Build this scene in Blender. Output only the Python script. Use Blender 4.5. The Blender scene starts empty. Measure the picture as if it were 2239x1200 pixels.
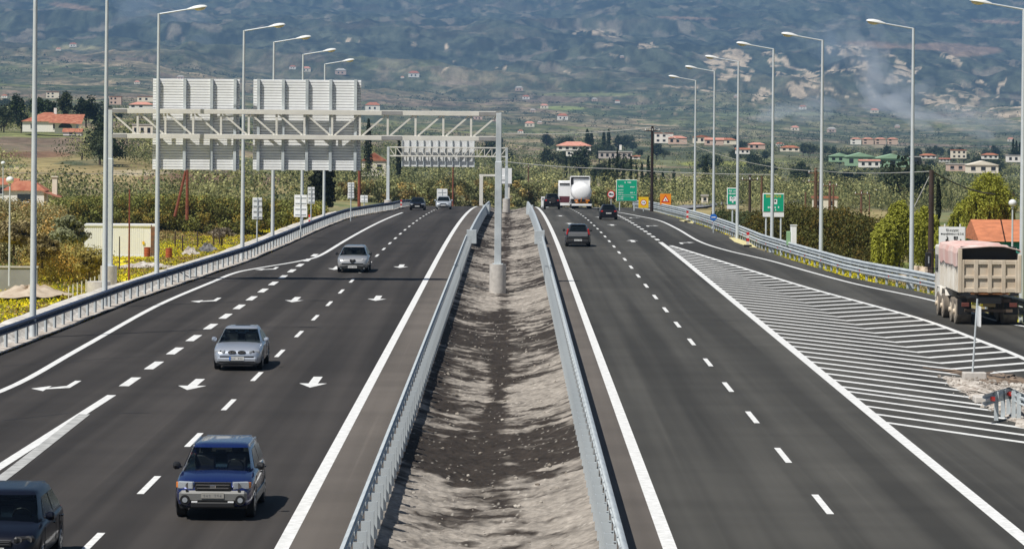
import bpy, math, random
import numpy as np
from mathutils import Vector, Matrix
sc = bpy.context.scene
col = sc.collection
R = math.radians
# ------------------------------------------------------------------ camera, sky, sun, exposure
F, HOR, CX, ROLL = 7000.0, 262.0, 1119.5, R(0.45)      # focal length in px of the 2239 px photograph, horizon row
CAM_Z = 8.0
cd = bpy.data.cameras.new("camera"); cam = bpy.data.objects.new("camera", cd); col.objects.link(cam)
cd.sensor_width = 36.0; cd.lens = 36.0 * F / 2239.0; cd.shift_y = -(600 - HOR) / 2239.0
cd.clip_start = 1.0; cd.clip_end = 60000.0
c_, s_ = math.cos(ROLL), math.sin(ROLL)
cam.matrix_world = Matrix(((c_, -s_, 0, 0), (0, 0, -1, 0), (s_, c_, 0, CAM_Z), (0, 0, 0, 1)))
sc.camera = cam
SUN = Vector((-3.9, -3.6, 8.0)).normalized()
w = bpy.data.worlds.new("World"); sc.world = w; w.use_nodes = True
nt = w.node_tree; bg = nt.nodes["Background"]
sky = nt.nodes.new("ShaderNodeTexSky"); sky.sky_type = 'NISHITA'; sky.sun_disc = False
sky.sun_elevation = math.asin(SUN.z); sky.sun_rotation = math.atan2(SUN.x, SUN.y)
sky.altitude = 100; sky.air_density = 1.0; sky.dust_density = 1.0
nt.links.new(sky.outputs[0], bg.inputs[0]); bg.inputs[1].default_value = 0.045
ld = bpy.data.lights.new("sun", 'SUN'); ld.energy = 5.0; ld.angle = R(0.55); ld.color = (1.0, 0.965, 0.91)
sun = bpy.data.objects.new("sun", ld); col.objects.link(sun)
sun.rotation_euler = SUN.to_track_quat('Z', 'Y').to_euler()
sc.view_settings.view_transform = 'Standard'; sc.view_settings.look = 'None'
sc.view_settings.exposure = 0.18; sc.view_settings.gamma = 1.0
sc.cycles.volume_bounces = 1; sc.cycles.max_bounces = 5; sc.cycles.diffuse_bounces = 2
rng = np.random.default_rng(7); random.seed(7)

# ------------------------------------------------------------------ materials
MATS = {}
def mat(name, c, rough=0.6, metal=0.0, var=0.0, scale=4.0, c2=None, bump=0.0, stretch=(1, 1, 1), coat=0.0, detail=4, spec=0.5):
    if name in MATS: return MATS[name]
    m = bpy.data.materials.new(name); m.use_nodes = True; n = m.node_tree.nodes; l = m.node_tree.links
    b = n["Principled BSDF"]; b.inputs["Roughness"].default_value = rough; b.inputs["Metallic"].default_value = metal
    b.inputs["Coat Weight"].default_value = coat; b.inputs["Coat Roughness"].default_value = 0.04
    b.inputs["Specular IOR Level"].default_value = spec
    c = tuple(c)
    if var or c2:
        tc = n.new("ShaderNodeTexCoord"); mp = n.new("ShaderNodeMapping"); mp.inputs["Scale"].default_value = stretch
        no = n.new("ShaderNodeTexNoise"); no.inputs["Scale"].default_value = scale; no.inputs["Detail"].default_value = detail
        rp = n.new("ShaderNodeValToRGB"); rp.color_ramp.elements[0].position = 0.32; rp.color_ramp.elements[1].position = 0.68
        a = c if c2 else tuple(v * (1 - var) for v in c); d = c2 if c2 else tuple(min(1, v * (1 + var)) for v in c)
        rp.color_ramp.elements[0].color = a + (1,); rp.color_ramp.elements[1].color = tuple(d) + (1,)
        l.new(tc.outputs["Object"], mp.inputs[0]); l.new(mp.outputs[0], no.inputs["Vector"]); l.new(no.outputs["Fac"], rp.inputs[0]); l.new(rp.outputs[0], b.inputs["Base Color"])
        if bump:
            bu = n.new("ShaderNodeBump"); bu.inputs["Strength"].default_value = bump; bu.inputs["Distance"].default_value = 0.05
            l.new(no.outputs["Fac"], bu.inputs["Height"]); l.new(bu.outputs[0], b.inputs["Normal"])
    else:
        b.inputs["Base Color"].default_value = c + (1,)
    MATS[name] = m; return m
def attr_mat(name, rough=0.85, noise=0.0, nscale=1.0, sss=0.0, bump=0.0, spec=0.2):
    m = bpy.data.materials.new(name); m.use_nodes = True; n = m.node_tree.nodes; l = m.node_tree.links
    b = n["Principled BSDF"]; b.inputs["Roughness"].default_value = rough; b.inputs["Specular IOR Level"].default_value = spec
    a = n.new("ShaderNodeAttribute"); a.attribute_name = "col"; out = a.outputs["Color"]
    if noise:
        tc = n.new("ShaderNodeTexCoord"); no = n.new("ShaderNodeTexNoise"); no.inputs["Scale"].default_value = nscale; no.inputs["Detail"].default_value = 6
        mr = n.new("ShaderNodeMapRange"); mr.inputs[1].default_value = 0.3; mr.inputs[2].default_value = 0.7; mr.inputs[3].default_value = 1 - noise; mr.inputs[4].default_value = 1 + noise
        mx = n.new("ShaderNodeVectorMath"); mx.operation = 'SCALE'
        l.new(tc.outputs["Object"], no.inputs["Vector"]); l.new(no.outputs["Fac"], mr.inputs[0]); l.new(out, mx.inputs[0]); l.new(mr.outputs[0], mx.inputs["Scale"]); out = mx.outputs[0]
        if bump:
            bu = n.new("ShaderNodeBump"); bu.inputs["Strength"].default_value = bump; bu.inputs["Distance"].default_value = 1.0
            l.new(no.outputs["Fac"], bu.inputs["Height"]); l.new(bu.outputs[0], b.inputs["Normal"])
    l.new(out, b.inputs["Base Color"])
    if sss:
        tr = n.new("ShaderNodeBsdfTranslucent"); l.new(out, tr.inputs[0]); ms = n.new("ShaderNodeMixShader"); ms.inputs[0].default_value = sss
        o = n["Material Output"]; l.new(b.outputs[0], ms.inputs[1]); l.new(tr.outputs[0], ms.inputs[2]); l.new(ms.outputs[0], o.inputs[0])
    return m
def asphalt(name, c, streak):
    m = bpy.data.materials.new(name); m.use_nodes = True; n = m.node_tree.nodes; l = m.node_tree.links
    b = n["Principled BSDF"]; b.inputs["Roughness"].default_value = 0.82; b.inputs["Specular IOR Level"].default_value = 0.25
    tc = n.new("ShaderNodeTexCoord")
    def noise(sc_, st, det, lo, hi, a, z):
        mp = n.new("ShaderNodeMapping"); mp.inputs["Scale"].default_value = st; no = n.new("ShaderNodeTexNoise")
        no.inputs["Scale"].default_value = sc_; no.inputs["Detail"].default_value = det
        mr = n.new("ShaderNodeMapRange"); mr.inputs[1].default_value = lo; mr.inputs[2].default_value = hi; mr.inputs[3].default_value = a; mr.inputs[4].default_value = z
        l.new(tc.outputs["Object"], mp.inputs[0]); l.new(mp.outputs[0], no.inputs["Vector"]); l.new(no.outputs["Fac"], mr.inputs[0]); return mr.outputs[0]
    def mul(a, b_):
        q = n.new("ShaderNodeMath"); q.operation = 'MULTIPLY'; l.new(a, q.inputs[0]); l.new(b_, q.inputs[1]); return q.outputs[0]
    v = mul(noise(1.0, (0.9, 0.012, 1), 3, .40, .60, 1 - streak, 1 + streak), noise(1.0, (0.15, 0.03, 1), 3, .38, .62, .88, 1.12))
    v = mul(v, noise(60.0, (1, 1, 1), 2, .25, .75, .8, 1.2))
    v = mul(v, noise(1.0, (6.0, 0.02, 1), 2, .62, .75, 1.0, 1.14))
    v = mul(v, noise(1.0, (.10, .35, 1), 2, .38, .62, .93, 1.07))
    sc2 = n.new("ShaderNodeVectorMath"); sc2.operation = 'SCALE'; sc2.inputs[0].default_value = c
    l.new(v, sc2.inputs["Scale"]); l.new(sc2.outputs[0], b.inputs["Base Color"])
    return m
M_ASL = asphalt("asphalt_left", (.040, .0355, .032), .26)
M_ASR = asphalt("asphalt_right", (.056, .0535, .047), .26)
M_SHO = asphalt("asphalt_shoulder", (.112, .098, .085), .12)
M_PAINT = mat("road_paint", (.80, .80, .78), .65, c2=(.60, .60, .58), scale=5.0, detail=10)
M_PAINTW = mat("worn_paint", (.5, .5, .48), .7, c2=(.3, .3, .29), scale=2.5)
M_GALV = mat("galvanised_steel", (.60, .645, .66), .5, .15, c2=(.42, .46, .48), scale=1.3, detail=8)
M_GALVD = mat("shaded_steel", (.035, .055, .11), .5, .0, var=.12, scale=3)  # shade on the left rail's road face, put into a dark navy colour
M_LAMP = mat("lamp_paint", (.62, .66, .68), .45, .2, var=.05, scale=2)
M_WHITE = mat("white_metal", (.74, .75, .74), .5, .0, var=.05, scale=2)
M_CREAMW = mat("cream_steel", (.68, .66, .60), .5, .0, var=.06, scale=2)
M_CONC = mat("concrete", (.50, .47, .43), .85, var=.12, scale=5, bump=.3)
M_CONCG = mat("grey_concrete", (.27, .27, .27), .85, var=.15, scale=1.2)
M_GRAV = mat("pale_gravel", (.27, .22, .18), .95, c2=(.60, .56, .50), scale=2.6, bump=.6, detail=12)
M_EARTH = mat("brown_earth", (.10, .07, .05), .95, c2=(.24, .18, .13), scale=1.5, bump=.6)
M_TYRE = mat("tyre_rubber", (.018, .018, .019), .8)
M_RIM = mat("wheel_rim", (.45, .46, .47), .3, .8)
M_GLASS = mat("dark_glass", (.006, .009, .011), .10, 0, spec=.2)
def clear_glass(name):
    m = bpy.data.materials.new(name); m.use_nodes = True; n = m.node_tree.nodes; l = m.node_tree.links; n.remove(n["Principled BSDF"])
    t = n.new("ShaderNodeBsdfTransparent"); t.inputs[0].default_value = (.42, .47, .45, 1); g = n.new("ShaderNodeBsdfGlossy"); g.inputs[1].default_value = .03; f = n.new("ShaderNodeFresnel"); f.inputs[0].default_value = 1.45; x = n.new("ShaderNodeMixShader")
    l.new(f.outputs[0], x.inputs[0]); l.new(t.outputs[0], x.inputs[1]); l.new(g.outputs[0], x.inputs[2]); l.new(x.outputs[0], n["Material Output"].inputs[0]); return m
M_CLEAR = clear_glass("tinted_glass"); M_SEAT = mat("seat_cloth", (.10, .10, .11), .9); M_DASH = mat("dashboard", (.035, .035, .038), .7)
M_BLK = mat("black_plastic", (.015, .015, .016), .45)
M_CHR = mat("chrome", (.75, .75, .76), .12, 1.0)
M_LENS = mat("lamp_lens", (.42, .45, .48), .12, .3, coat=1.0)
M_RED = mat("red_lens", (.42, .02, .015), .25, coat=.8)
M_AMB = mat("amber_lens", (.6, .18, .03), .25, coat=.8)
M_PLATE = mat("number_plate", (.62, .62, .60), .5)
M_INK = mat("sign_black", (.02, .02, .02), .6)
M_GRN = mat("sign_green", (.0, .36, .20), .5, var=.04)
M_YEL = mat("sign_yellow", (.85, .52, .01), .5)
M_ORG = mat("sign_orange", (.82, .26, .01), .5)
M_SRED = mat("sign_red", (.55, .02, .02), .5)
M_BLUE = mat("sign_blue", (.02, .14, .5), .5)
M_SWHT = mat("sign_white", (.86, .86, .86), .5)
M_BACK = mat("sign_back", (.84, .85, .85), .5, .0, var=.04)
M_WOOD = mat("pole_wood", (.10, .055, .035), .85, c2=(.22, .11, .06), scale=2, stretch=(1, 1, .2))
M_WOODD = mat("dark_pole_wood", (.035, .022, .018), .85, c2=(.07, .045, .035), scale=2, stretch=(1, 1, .2))
M_TILE = mat("roof_tile", (.30, .09, .05), .9, c2=(.46, .19, .11), scale=1.2)
M_WALL = mat("white_render", (.85, .82, .76), .85, var=.05)
M_CREAM = mat("cream_render", (.80, .73, .60), .85, var=.05)
M_PINK = mat("pink_render", (.62, .46, .38), .85, var=.05)
M_WIN = mat("window_glass", (.03, .035, .045), .1)
M_GROOF = mat("green_roof", (.30, .46, .30), .6, var=.06)
M_BARK = mat("bark", (.09, .065, .045), .9, var=.3, scale=3)
M_FOL = attr_mat("foliage", .75, sss=.25)
M_TER = attr_mat("terrain", .95, noise=.35, nscale=.35)
def more_noise(m, scale, amp):
    n = m.node_tree.nodes; l = m.node_tree.links; b = n["Principled BSDF"]; src = b.inputs["Base Color"].links[0].from_socket
    tc = n.new("ShaderNodeTexCoord"); mp = n.new("ShaderNodeMapping"); mp.inputs["Scale"].default_value = (1, .3, .3); no = n.new("ShaderNodeTexNoise"); no.inputs["Scale"].default_value = scale; no.inputs["Detail"].default_value = 8; no.inputs["Roughness"].default_value = .65
    mr = n.new("ShaderNodeMapRange"); mr.inputs[1].default_value = .3; mr.inputs[2].default_value = .7; mr.inputs[3].default_value = 1 - amp; mr.inputs[4].default_value = 1 + amp
    mx = n.new("ShaderNodeVectorMath"); mx.operation = 'SCALE'; l.new(tc.outputs["Object"], mp.inputs[0]); l.new(mp.outputs[0], no.inputs["Vector"]); l.new(no.outputs["Fac"], mr.inputs[0]); l.new(src, mx.inputs[0]); l.new(mr.outputs[0], mx.inputs["Scale"]); l.new(mx.outputs[0], b.inputs["Base Color"])
more_noise(M_TER, .03, .55)

# ------------------------------------------------------------------ builders
class MB:
    def __init__(s): s.v = []; s.f = []
    def add(s, vs, fs):
        k = len(s.v); s.v += [tuple(a) for a in vs]; s.f += [tuple(k + i for i in f) for f in fs]; return s
    def box(s, c, d, rot=None):
        hx, hy, hz = d[0] / 2, d[1] / 2, d[2] / 2
        vs = [Vector((x * hx, y * hy, z * hz)) for z in (-1, 1) for y in (-1, 1) for x in (-1, 1)]
        if rot is not None: vs = [rot @ v for v in vs]
        c = Vector(c)
        return s.add([v + c for v in vs], [(0, 2, 3, 1), (4, 5, 7, 6), (0, 1, 5, 4), (2, 6, 7, 3), (0, 4, 6, 2), (1, 3, 7, 5)])
    def tube(s, p0, p1, r0, r1=None, n=8, cap=True):
        r1 = r0 if r1 is None else r1
        p0, p1 = Vector(p0), Vector(p1); d = (p1 - p0).normalized()
        a = d.cross(Vector((0, 0, 1))) if abs(d.z) < .95 else d.cross(Vector((0, 1, 0)))
        a.normalize(); b = d.cross(a)
        vs = []
        for p, r in ((p0, r0), (p1, r1)):
            for i in range(n):
                t = 2 * math.pi * i / n; vs.append(p + a * (math.cos(t) * r) + b * (math.sin(t) * r))
        fs = [(i, (i + 1) % n, n + (i + 1) % n, n + i) for i in range(n)]
        if cap: fs += [tuple(range(n - 1, -1, -1)), tuple(range(n, 2 * n))]
        return s.add(vs, fs)
    def bar(s, p0, p1, wd, ht):      # rectangular bar between two points
        p0, p1 = Vector(p0), Vector(p1); d = p1 - p0; L = d.length; d.normalize()
        up = Vector((0, 0, 1)) if abs(d.z) < .98 else Vector((0, 1, 0))
        a = d.cross(up).normalized(); b = a.cross(d)
        return s.box((p0 + p1) / 2, (wd, L, ht), Matrix((a, d, b)).transposed())
    def loft(s, rings, cap=True, closed=True):
        n = len(rings[0]); vs = [p for r in rings for p in r]; fs = []
        for i in range(len(rings) - 1):
            for j in range(n if closed else n - 1):
                k = (j + 1) % n; fs.append((i * n + j, i * n + k, (i + 1) * n + k, (i + 1) * n + j))
        if cap: fs += [tuple(range(n - 1, -1, -1)), tuple(range((len(rings) - 1) * n, len(rings) * n))]
        return s.add(vs, fs)
    def build(s, name, m, parent=None, loc=(0, 0, 0), smooth=False, bevel=0, rz=0, seg=1):
        me = bpy.data.meshes.new(name); me.from_pydata(s.v, [], s.f); me.validate(); me.update()
        if m: me.materials.append(m)
        o = bpy.data.objects.new(name, me); col.objects.link(o); o.location = loc; o.rotation_euler = (0, 0, rz)
        if parent: o.parent = parent
        fix_normals(me)
        if smooth:
            me.shade_smooth(); me.set_sharp_from_angle(angle=R(35))
        if bevel:
            md = o.modifiers.new("bevel", 'BEVEL'); md.width = bevel; md.segments = seg; md.limit_method = 'ANGLE'
        return o
def fix_normals(me):
    import bmesh
    bm = bmesh.new(); bm.from_mesh(me); bmesh.ops.recalc_face_normals(bm, faces=bm.faces); bm.to_mesh(me); bm.free()
def tag(o, label=None, cat=None, group=None, kind=None):
    if label: o["label"] = label
    if cat: o["category"] = cat
    if group: o["group"] = group
    if kind: o["kind"] = kind
    return o
def thing(name, label, cat, loc=(0, 0, 0), rz=0, group=None):
    o = bpy.data.objects.new(name, None); col.objects.link(o); o.empty_display_size = .2
    o.location = loc; o.rotation_euler = (0, 0, rz); return tag(o, label, cat, group)
KIDS = {}
def dup(root, loc, rz=0, label=None, group=None):
    def cp(o, par):
        c = o.copy(); col.objects.link(c)
        if par: c.parent = par
        for ch in [q for q in ALL if q.parent == o]: cp(ch, c)
        return c
    ALL = list(root.children_recursive)
    r = cp(root, None); r.location = loc; r.rotation_euler = (0, 0, rz)
    if label: r["label"] = label
    if group: r["group"] = group
    return r
def np_mesh(name, V, Q, m, colr=None, parent=None, smooth=False, loc=(0, 0, 0)):
    V = np.asarray(V, np.float32); Q = np.asarray(Q, np.int32)
    me = bpy.data.meshes.new(name); me.vertices.add(len(V)); me.vertices.foreach_set("co", V.ravel())
    me.loops.add(Q.size); me.loops.foreach_set("vertex_index", Q.ravel())
    me.polygons.add(len(Q)); me.polygons.foreach_set("loop_start", np.arange(0, Q.size, 4, dtype=np.int32))
    me.update(calc_edges=True)
    if colr is not None:
        a = me.color_attributes.new("col", 'FLOAT_COLOR', 'POINT')
        a.data.foreach_set("color", np.concatenate([colr, np.ones((len(colr), 1))], 1).astype(np.float32).ravel())
    me.materials.append(m)
    if smooth: me.shade_smooth()
    o = bpy.data.objects.new(name, me); col.objects.link(o); o.location = loc
    if parent: o.parent = parent
    return o
def text(body, size, m, parent, loc, rot, align='CENTER', name="lettering"):
    cu = bpy.data.curves.new(name, 'FONT'); cu.body = body; cu.size = size; cu.align_x = align; cu.align_y = 'CENTER'; cu.extrude = .003; cu.resolution_u = 2
    cu.materials.append(m); tmp = bpy.data.objects.new("tmp_text", cu); col.objects.link(tmp); bpy.context.view_layer.update(); dg = bpy.context.evaluated_depsgraph_get()
    me = bpy.data.meshes.new_from_object(tmp.evaluated_get(dg)); me.name = name; bpy.data.objects.remove(tmp); o = bpy.data.objects.new(name, me); col.objects.link(o); o.parent = parent
    if not me.materials: me.materials.append(m)
    o.location = loc; o.rotation_euler = rot
    return o

# ------------------------------------------------------------------ the lie of the land
def zr(y):                                   # height of the carriageways: level, then over a crest and down
    y = np.asarray(y, float); u = np.clip(y - 180, 0, 250)
    return -5.91e-5 * u * u - 0.02955 * np.clip(y - 430, 0, None)
def ray(px, py):
    u = (px - CX) / F; v = (HOR - py) / F
    return u * c_ - v * s_, u * s_ + v * c_
def gp(px, py, dz=0.0):                      # point of the road surface (+dz) seen at a place in the photograph
    a, b = ray(px, py); lo, hi = 20.0, 405.0
    for _ in range(50):
        m = (lo + hi) / 2
        if 8 + m * b > float(zr(m)) + dz: lo = m
        else: hi = m
    return Vector((a * lo, lo, float(zr(lo)) + dz))
def at(px, py, D):
    a, b = ray(px, py); return Vector((a * D, D, 8 + b * D))
EL = [gp(*p) for p in ((70, 750), (300, 657), (560, 567), (637, 533), (767, 477), (867, 459))]
ELy = [0, 60] + [p.y for p in EL] + [430, 700]; ELx = [-19.5, -18.6] + [p.x for p in EL] + [-12.2, -12.2]
ER = [gp(*p) for p in ((1450, 468), (1523, 489), (1587, 513), (1653, 543), (1730, 568), (1847, 604), (2033, 642))]
ERy = [0, 100, 118, 130] + [p.y for p in ER[::-1]] + [430, 700]; ERx = [30, 26, 22.3, 20.3] + [p.x for p in ER[::-1]] + [14.8, 14.8]
xl = lambda y: np.interp(y, ELy, ELx)
xr = lambda y: np.interp(y, ERy, ERx)
TD = [-300, 60, 150, 200, 260, 350, 450, 600, 800, 1100, 1500, 2200, 3200, 4500, 6500, 9000, 12000, 16000, 20000]
near = lambda a: [-1.5, -1.5, -1.6, -2.3, -3.2, a]
pyt = {   # height of the ground along five bearings, written as the row where it would stand
    -400: [450, 350, 292, 268, 255, 240, 210, 180, 125, 50, -30, -130, -240],
    250: [450, 365, 305, 282, 268, 252, 222, 192, 135, 60, -20, -120, -230],
    620: [447, 415, 385, 345, 315, 290, 262, 228, 170, 80, -10, -120, -230],
    1120: [464, 434, 408, 374, 346, 316, 288, 255, 195, 95, 0, -110, -220],
    1500: [466, 442, 418, 388, 358, 326, 298, 265, 215, 105, 0, -110, -220],
    2000: [470, 446, 424, 398, 372, 342, 312, 285, 240, 110, 0, -110, -220],
    2700: [470, 446, 424, 398, 372, 342, 312, 285, 240, 110, 0, -110, -220]}
TC = sorted(pyt); TZ = []
for k in TC:
    TZ.append(near(-3.6) + [8 + d * (HOR - p) / F for d, p in zip(TD[6:], pyt[k])])
TZ = np.array(TZ)
def hsh(ix, iy, s):
    h = (ix * 374761393 + iy * 668265263 + s * 974711) & 0xffffffff
    h = ((h ^ (h >> 13)) * 1274126177) & 0xffffffff
    return ((h ^ (h >> 16)) & 0xffff) / 65535.0
def vn(x, y, s=0):
    ix = np.floor(x).astype(np.int64); iy = np.floor(y).astype(np.int64); fx = x - ix; fy = y - iy
    fx = fx * fx * (3 - 2 * fx); fy = fy * fy * (3 - 2 * fy)
    a = hsh(ix, iy, s); b = hsh(ix + 1, iy, s); c = hsh(ix, iy + 1, s); d = hsh(ix + 1, iy + 1, s)
    return (a * (1 - fx) + b * fx) * (1 - fy) + (c * (1 - fx) + d * fx) * fy
def fbm(x, y, o=4, s=0):
    r = 0; a = .5; t = 0
    for i in range(o):
        r = r + a * vn(x, y, s + i); t += a; a *= .5; x = x * 2.03 + 17.1; y = y * 2.03 + 5.3
    return r / t
def smooth01(t): t = np.clip(t, 0, 1); return t * t * (3 - 2 * t)
def T(x, y):
    x = np.asarray(x, float); y = np.asarray(y, float)
    yy = np.maximum(y, 150.0); c = CX + F * x / yy
    fi = np.interp(c, TC, np.arange(len(TC))); di = np.interp(y, TD, np.arange(len(TD)))
    i = np.clip(fi.astype(int), 0, len(TC) - 2); j = np.clip(di.astype(int), 0, len(TD) - 2); a = smooth01(fi - i); b = di - j
    z = (TZ[i, j] * (1 - a) + TZ[i + 1, j] * a) * (1 - b) + (TZ[i, j + 1] * (1 - a) + TZ[i + 1, j + 1] * a) * b
    z = z + (fbm(x / 14, y / 14, 3, 3) - .5) * .5 * smooth01((y - 20) / 50)
    amp = 3.2 * smooth01((y - 500) / 1500) + 3 * smooth01((y - 1500) / 2000)
    z = z + (fbm(x / 260, y / 260, 4, 11) - .5) * amp * 2
    m = smooth01((y - 4200) / 3500)
    rg = 1 - np.abs(2 * fbm(x / 750 + .3 * fbm(x / 400, y / 400, 2, 40), y / 1500, 5, 21) - 1)
    z = z + m * (rg - .62) * 130 + m * (fbm(x / 160, y / 260, 4, 31) - .5) * 36
    z = z + m * (fbm(x / 45, y / 200, 4, 35) - .5) * 26
    # the road bed and its banks
    inside = 1 - smooth01(np.maximum(xl(y) - .4 - x, x - xr(y) - .4) / 9.0)
    bed = zr(y) - .45 - .9 * smooth01((2.9 - np.abs(x + .5)) / .6)
    k = inside * (1 - smooth01((y - 440) / 60))
    return z * (1 - k) + bed * k
def tp(px, py, dmin=120, dmax=15000):         # where the sight line meets the land
    a, b = ray(px, py); ys = np.geomspace(dmin, dmax, 4000)
    g = 8 + b * ys - T(a * ys, ys); k = np.argmax(g < 0)
    if g[k] >= 0: k = 3999
    D = ys[k]; return Vector((a * D, D, float(T(a * D, D))))
def T1(x, y): return float(T(np.array([x]), np.array([y]))[0])
HAZE_D = 0.000095
# ------------------------------------------------------------------ ground
def lerp(a, b, t): return a * (1 - t)[..., None] + b * t[..., None]
def field(X, Y):
    rot = .35; xr_ = X * math.cos(rot) + Y * math.sin(rot); yr_ = -X * math.sin(rot) + Y * math.cos(rot)
    wob = fbm(X / 180, Y / 180, 3, 51) * .9
    sx = np.where(Y > 3000, 260., 85.); sy = np.where(Y > 3000, 300., 100.)
    ix = np.floor(xr_ / sx + wob).astype(np.int64); iy = np.floor(yr_ / sy + wob * .8).astype(np.int64)
    return hsh(ix, iy, 5), hsh(ix, iy, 9)
def inpoly(px, py, P):
    r = np.zeros(px.shape, bool); n = len(P)
    for i in range(n):
        x1, y1 = P[i]; x2, y2 = P[(i + 1) % n]
        if y1 == y2: continue
        r ^= ((py > min(y1, y2)) & (py <= max(y1, y2)) & (px < (x2 - x1) * (py - y1) / (y2 - y1) + x1))
    return r
def terrain():
    ct = np.concatenate([np.linspace(-.62, -.19, 60)[:-1], np.linspace(-.19, .19, 860), np.linspace(.19, .62, 60)[1:]])
    ds = np.concatenate([np.linspace(-120, 60, 12)[:-1], np.linspace(60, 420, 190)[:-1], np.geomspace(420, 4200, 260)[:-1], np.linspace(4200, 16500, 420)])
    Y, C = np.meshgrid(ds, ct, indexing='ij'); X = C * np.maximum(Y, 150)
    Z = T(X, Y)
    py = HOR - F * (Z - 8) / np.maximum(Y, 30) + (X / np.maximum(Y, 30)) * s_ * F; px = CX + F * X / np.maximum(Y, 150)
    A = np.array
    # patchwork of fields
    h, h2 = field(X, Y)
    pal = A([[.15, .15, .085], [.19, .18, .10], [.25, .205, .125], [.10, .112, .06], [.145, .155, .075], [.34, .27, .17], [.20, .21, .085], [.22, .165, .12]])
    c = pal[(h * 7.99).astype(int)] * (.85 + .3 * h2)[..., None]
    # orchard rows and dots of trees
    dots = smooth01((fbm(X / 7, Y / 16, 2, 61) - .48) * 9); far = smooth01((Y - 350) / 400)
    c = lerp(c, np.broadcast_to(A([.055, .07, .038]), c.shape), dots * .45 * far)
    big = smooth01((fbm(X / 90, Y / 260, 4, 71) - .52) * 8)
    c = lerp(c, np.broadcast_to(A([.04, .058, .030]), c.shape), big * .6 * smooth01((Y - 900) / 800))
    spk = smooth01((fbm(X / 18, Y / 55, 4, 171) - .60) * 14) * smooth01((Y - 1500) / 800)
    c = lerp(c, np.broadcast_to(A([.36, .29, .20]), c.shape), spk * .55)
    sd = smooth01((fbm(X / 24, Y / 70, 4, 175) - .54) * 10) * smooth01((Y - 1500) / 1000)
    c = lerp(c, np.broadcast_to(A([.045, .06, .035]), c.shape), sd * .7)
    cr = smooth01((Y - 420) / 30) * (1 - smooth01((Y - 600) / 90)) * smooth01((fbm(X / 9, Y / 30, 3, 177) - .35) * 6)
    c = lerp(c, np.broadcast_to(A([.33, .26, .12]), c.shape), cr * .8)
    # mountain scrub, bare ledges
    mt = smooth01((Y - 5200) / 2200)
    scr = A([.055, .068, .044]) + fbm(X / 300, Y / 500, 5, 81)[..., None] * A([.05, .045, .032])
    scr = scr * (.30 + 1.1 * smooth01((.55 * fbm(X / 60, Y / 260, 6, 85) + .45 * fbm(X / 14, Y / 70, 4, 86) - .36) * 4) * .7)[..., None]
    pale = smooth01((fbm(X / 50 + Y / 900, Y / 200, 6, 91) - .61) * 14) * .6
    scr = lerp(scr, np.broadcast_to(A([.26, .22, .17]), scr.shape), pale)
    red = smooth01((fbm(X / 200, Y / 160, 6, 95) - .58) * 7) * .5
    scr = lerp(scr, np.broadcast_to(A([.17, .12, .09]), scr.shape), red * .5 * smooth01((120 - py) / 80))
    c = lerp(c, scr, mt)
    # bare eroded slopes of the right-hand spur and a few scars
    nz = fbm(X / 55, Y / 160, 5, 101); nw = fbm(X / 150, Y / 500, 4, 105)
    def blob(cx, cy, rx, ry, rot_=0, edge=.35):
        dx = px - cx; dy = py - cy; a = math.radians(rot_); u = (dx * math.cos(a) + dy * math.sin(a)) / rx; v = (-dx * math.sin(a) + dy * math.cos(a)) / ry
        return smooth01((1 + (nw - .5) * 1.6 - np.sqrt(u * u + v * v)) / edge)
    bare = np.zeros_like(X)
    for b in ((975, 108, 6, 14, 0),
              (985, 140, 40, 4, -42), (1115, 148, 44, 3, 0), (1480, 190, 60, 4, 4), (1240, 158, 26, 3, 10), (1340, 122, 34, 3, 15), (1325, 100, 22, 4, -12), (760, 90, 26, 5, 0), (905, 99, 12, 5, 0), (1530, 195, 70, 4, 6), (1290, 72, 60, 7, 5)):
        bare = np.maximum(bare, blob(*b))
    qx = px + (fbm(X / 40, Y / 150, 4, 141) - .5) * 34; qy = py + (fbm(X / 40, Y / 150, 4, 145) - .5) * 24
    for P in (((1680, 112), (1723, 130), (1780, 160), (1840, 187), (1873, 213), (1730, 213), (1700, 165), (1660, 118)), ((1776, 152), (1860, 133), (1905, 136), (1870, 160), (1790, 160)),
              ((1858, 160), (1900, 178), (1935, 225), (1905, 215), (1875, 185)), ((1925, 118), (1950, 122), (2000, 150), (1960, 140)), ((1960, 140), (2010, 145), (1990, 175), (1930, 180)),
              ((2060, 110), (2078, 112), (2105, 140), (2085, 155), (2065, 135)), ((2000, 202), (2035, 180), (2062, 174), (2058, 182), (2010, 208)), ((2008, 214), (2060, 190), (2100, 180), (2150, 176), (2165, 205), (2110, 246), (2040, 232)),
              ((2178, 195), (2206, 170), (2204, 185), (2172, 218)), ((2150, 240), (2190, 230), (2245, 222), (2260, 262), (2200, 262)), ((1540, 132), (1570, 108), (1622, 106), (1652, 150), (1640, 178), (1575, 182), (1560, 155)),
              ((1642, 208), (1665, 194), (1688, 214), (1640, 224)), ((1395, 102), (1420, 95), (1440, 100), (1400, 110)), ((1800, 100), (1900, 96), (1900, 122), (1820, 125))):
        bare = np.maximum(bare, inpoly(qx, qy, P) * 1.0)
    nf = fbm(X / 16, Y / 60, 5, 151)
    bare = bare * smooth01((nf - .43) * 9) * smooth01((nz - .30) * 6) * smooth01((Y - 3800) / 800)
    rb = np.zeros_like(X)
    for b in ((1900, 98, 110, 10, 4), (2060, 103, 110, 9, 0), (2130, 113, 70, 12, -4), (2180, 48, 60, 4, 3), (150, 14, 70, 6, 8), (1500, 40, 80, 3, 2)):
        rb = np.maximum(rb, blob(*b))
    rb = rb * smooth01((Y - 3800) / 800)
    c = lerp(c, np.broadcast_to(A([.30, .20, .14]), c.shape), rb * .8)
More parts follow.
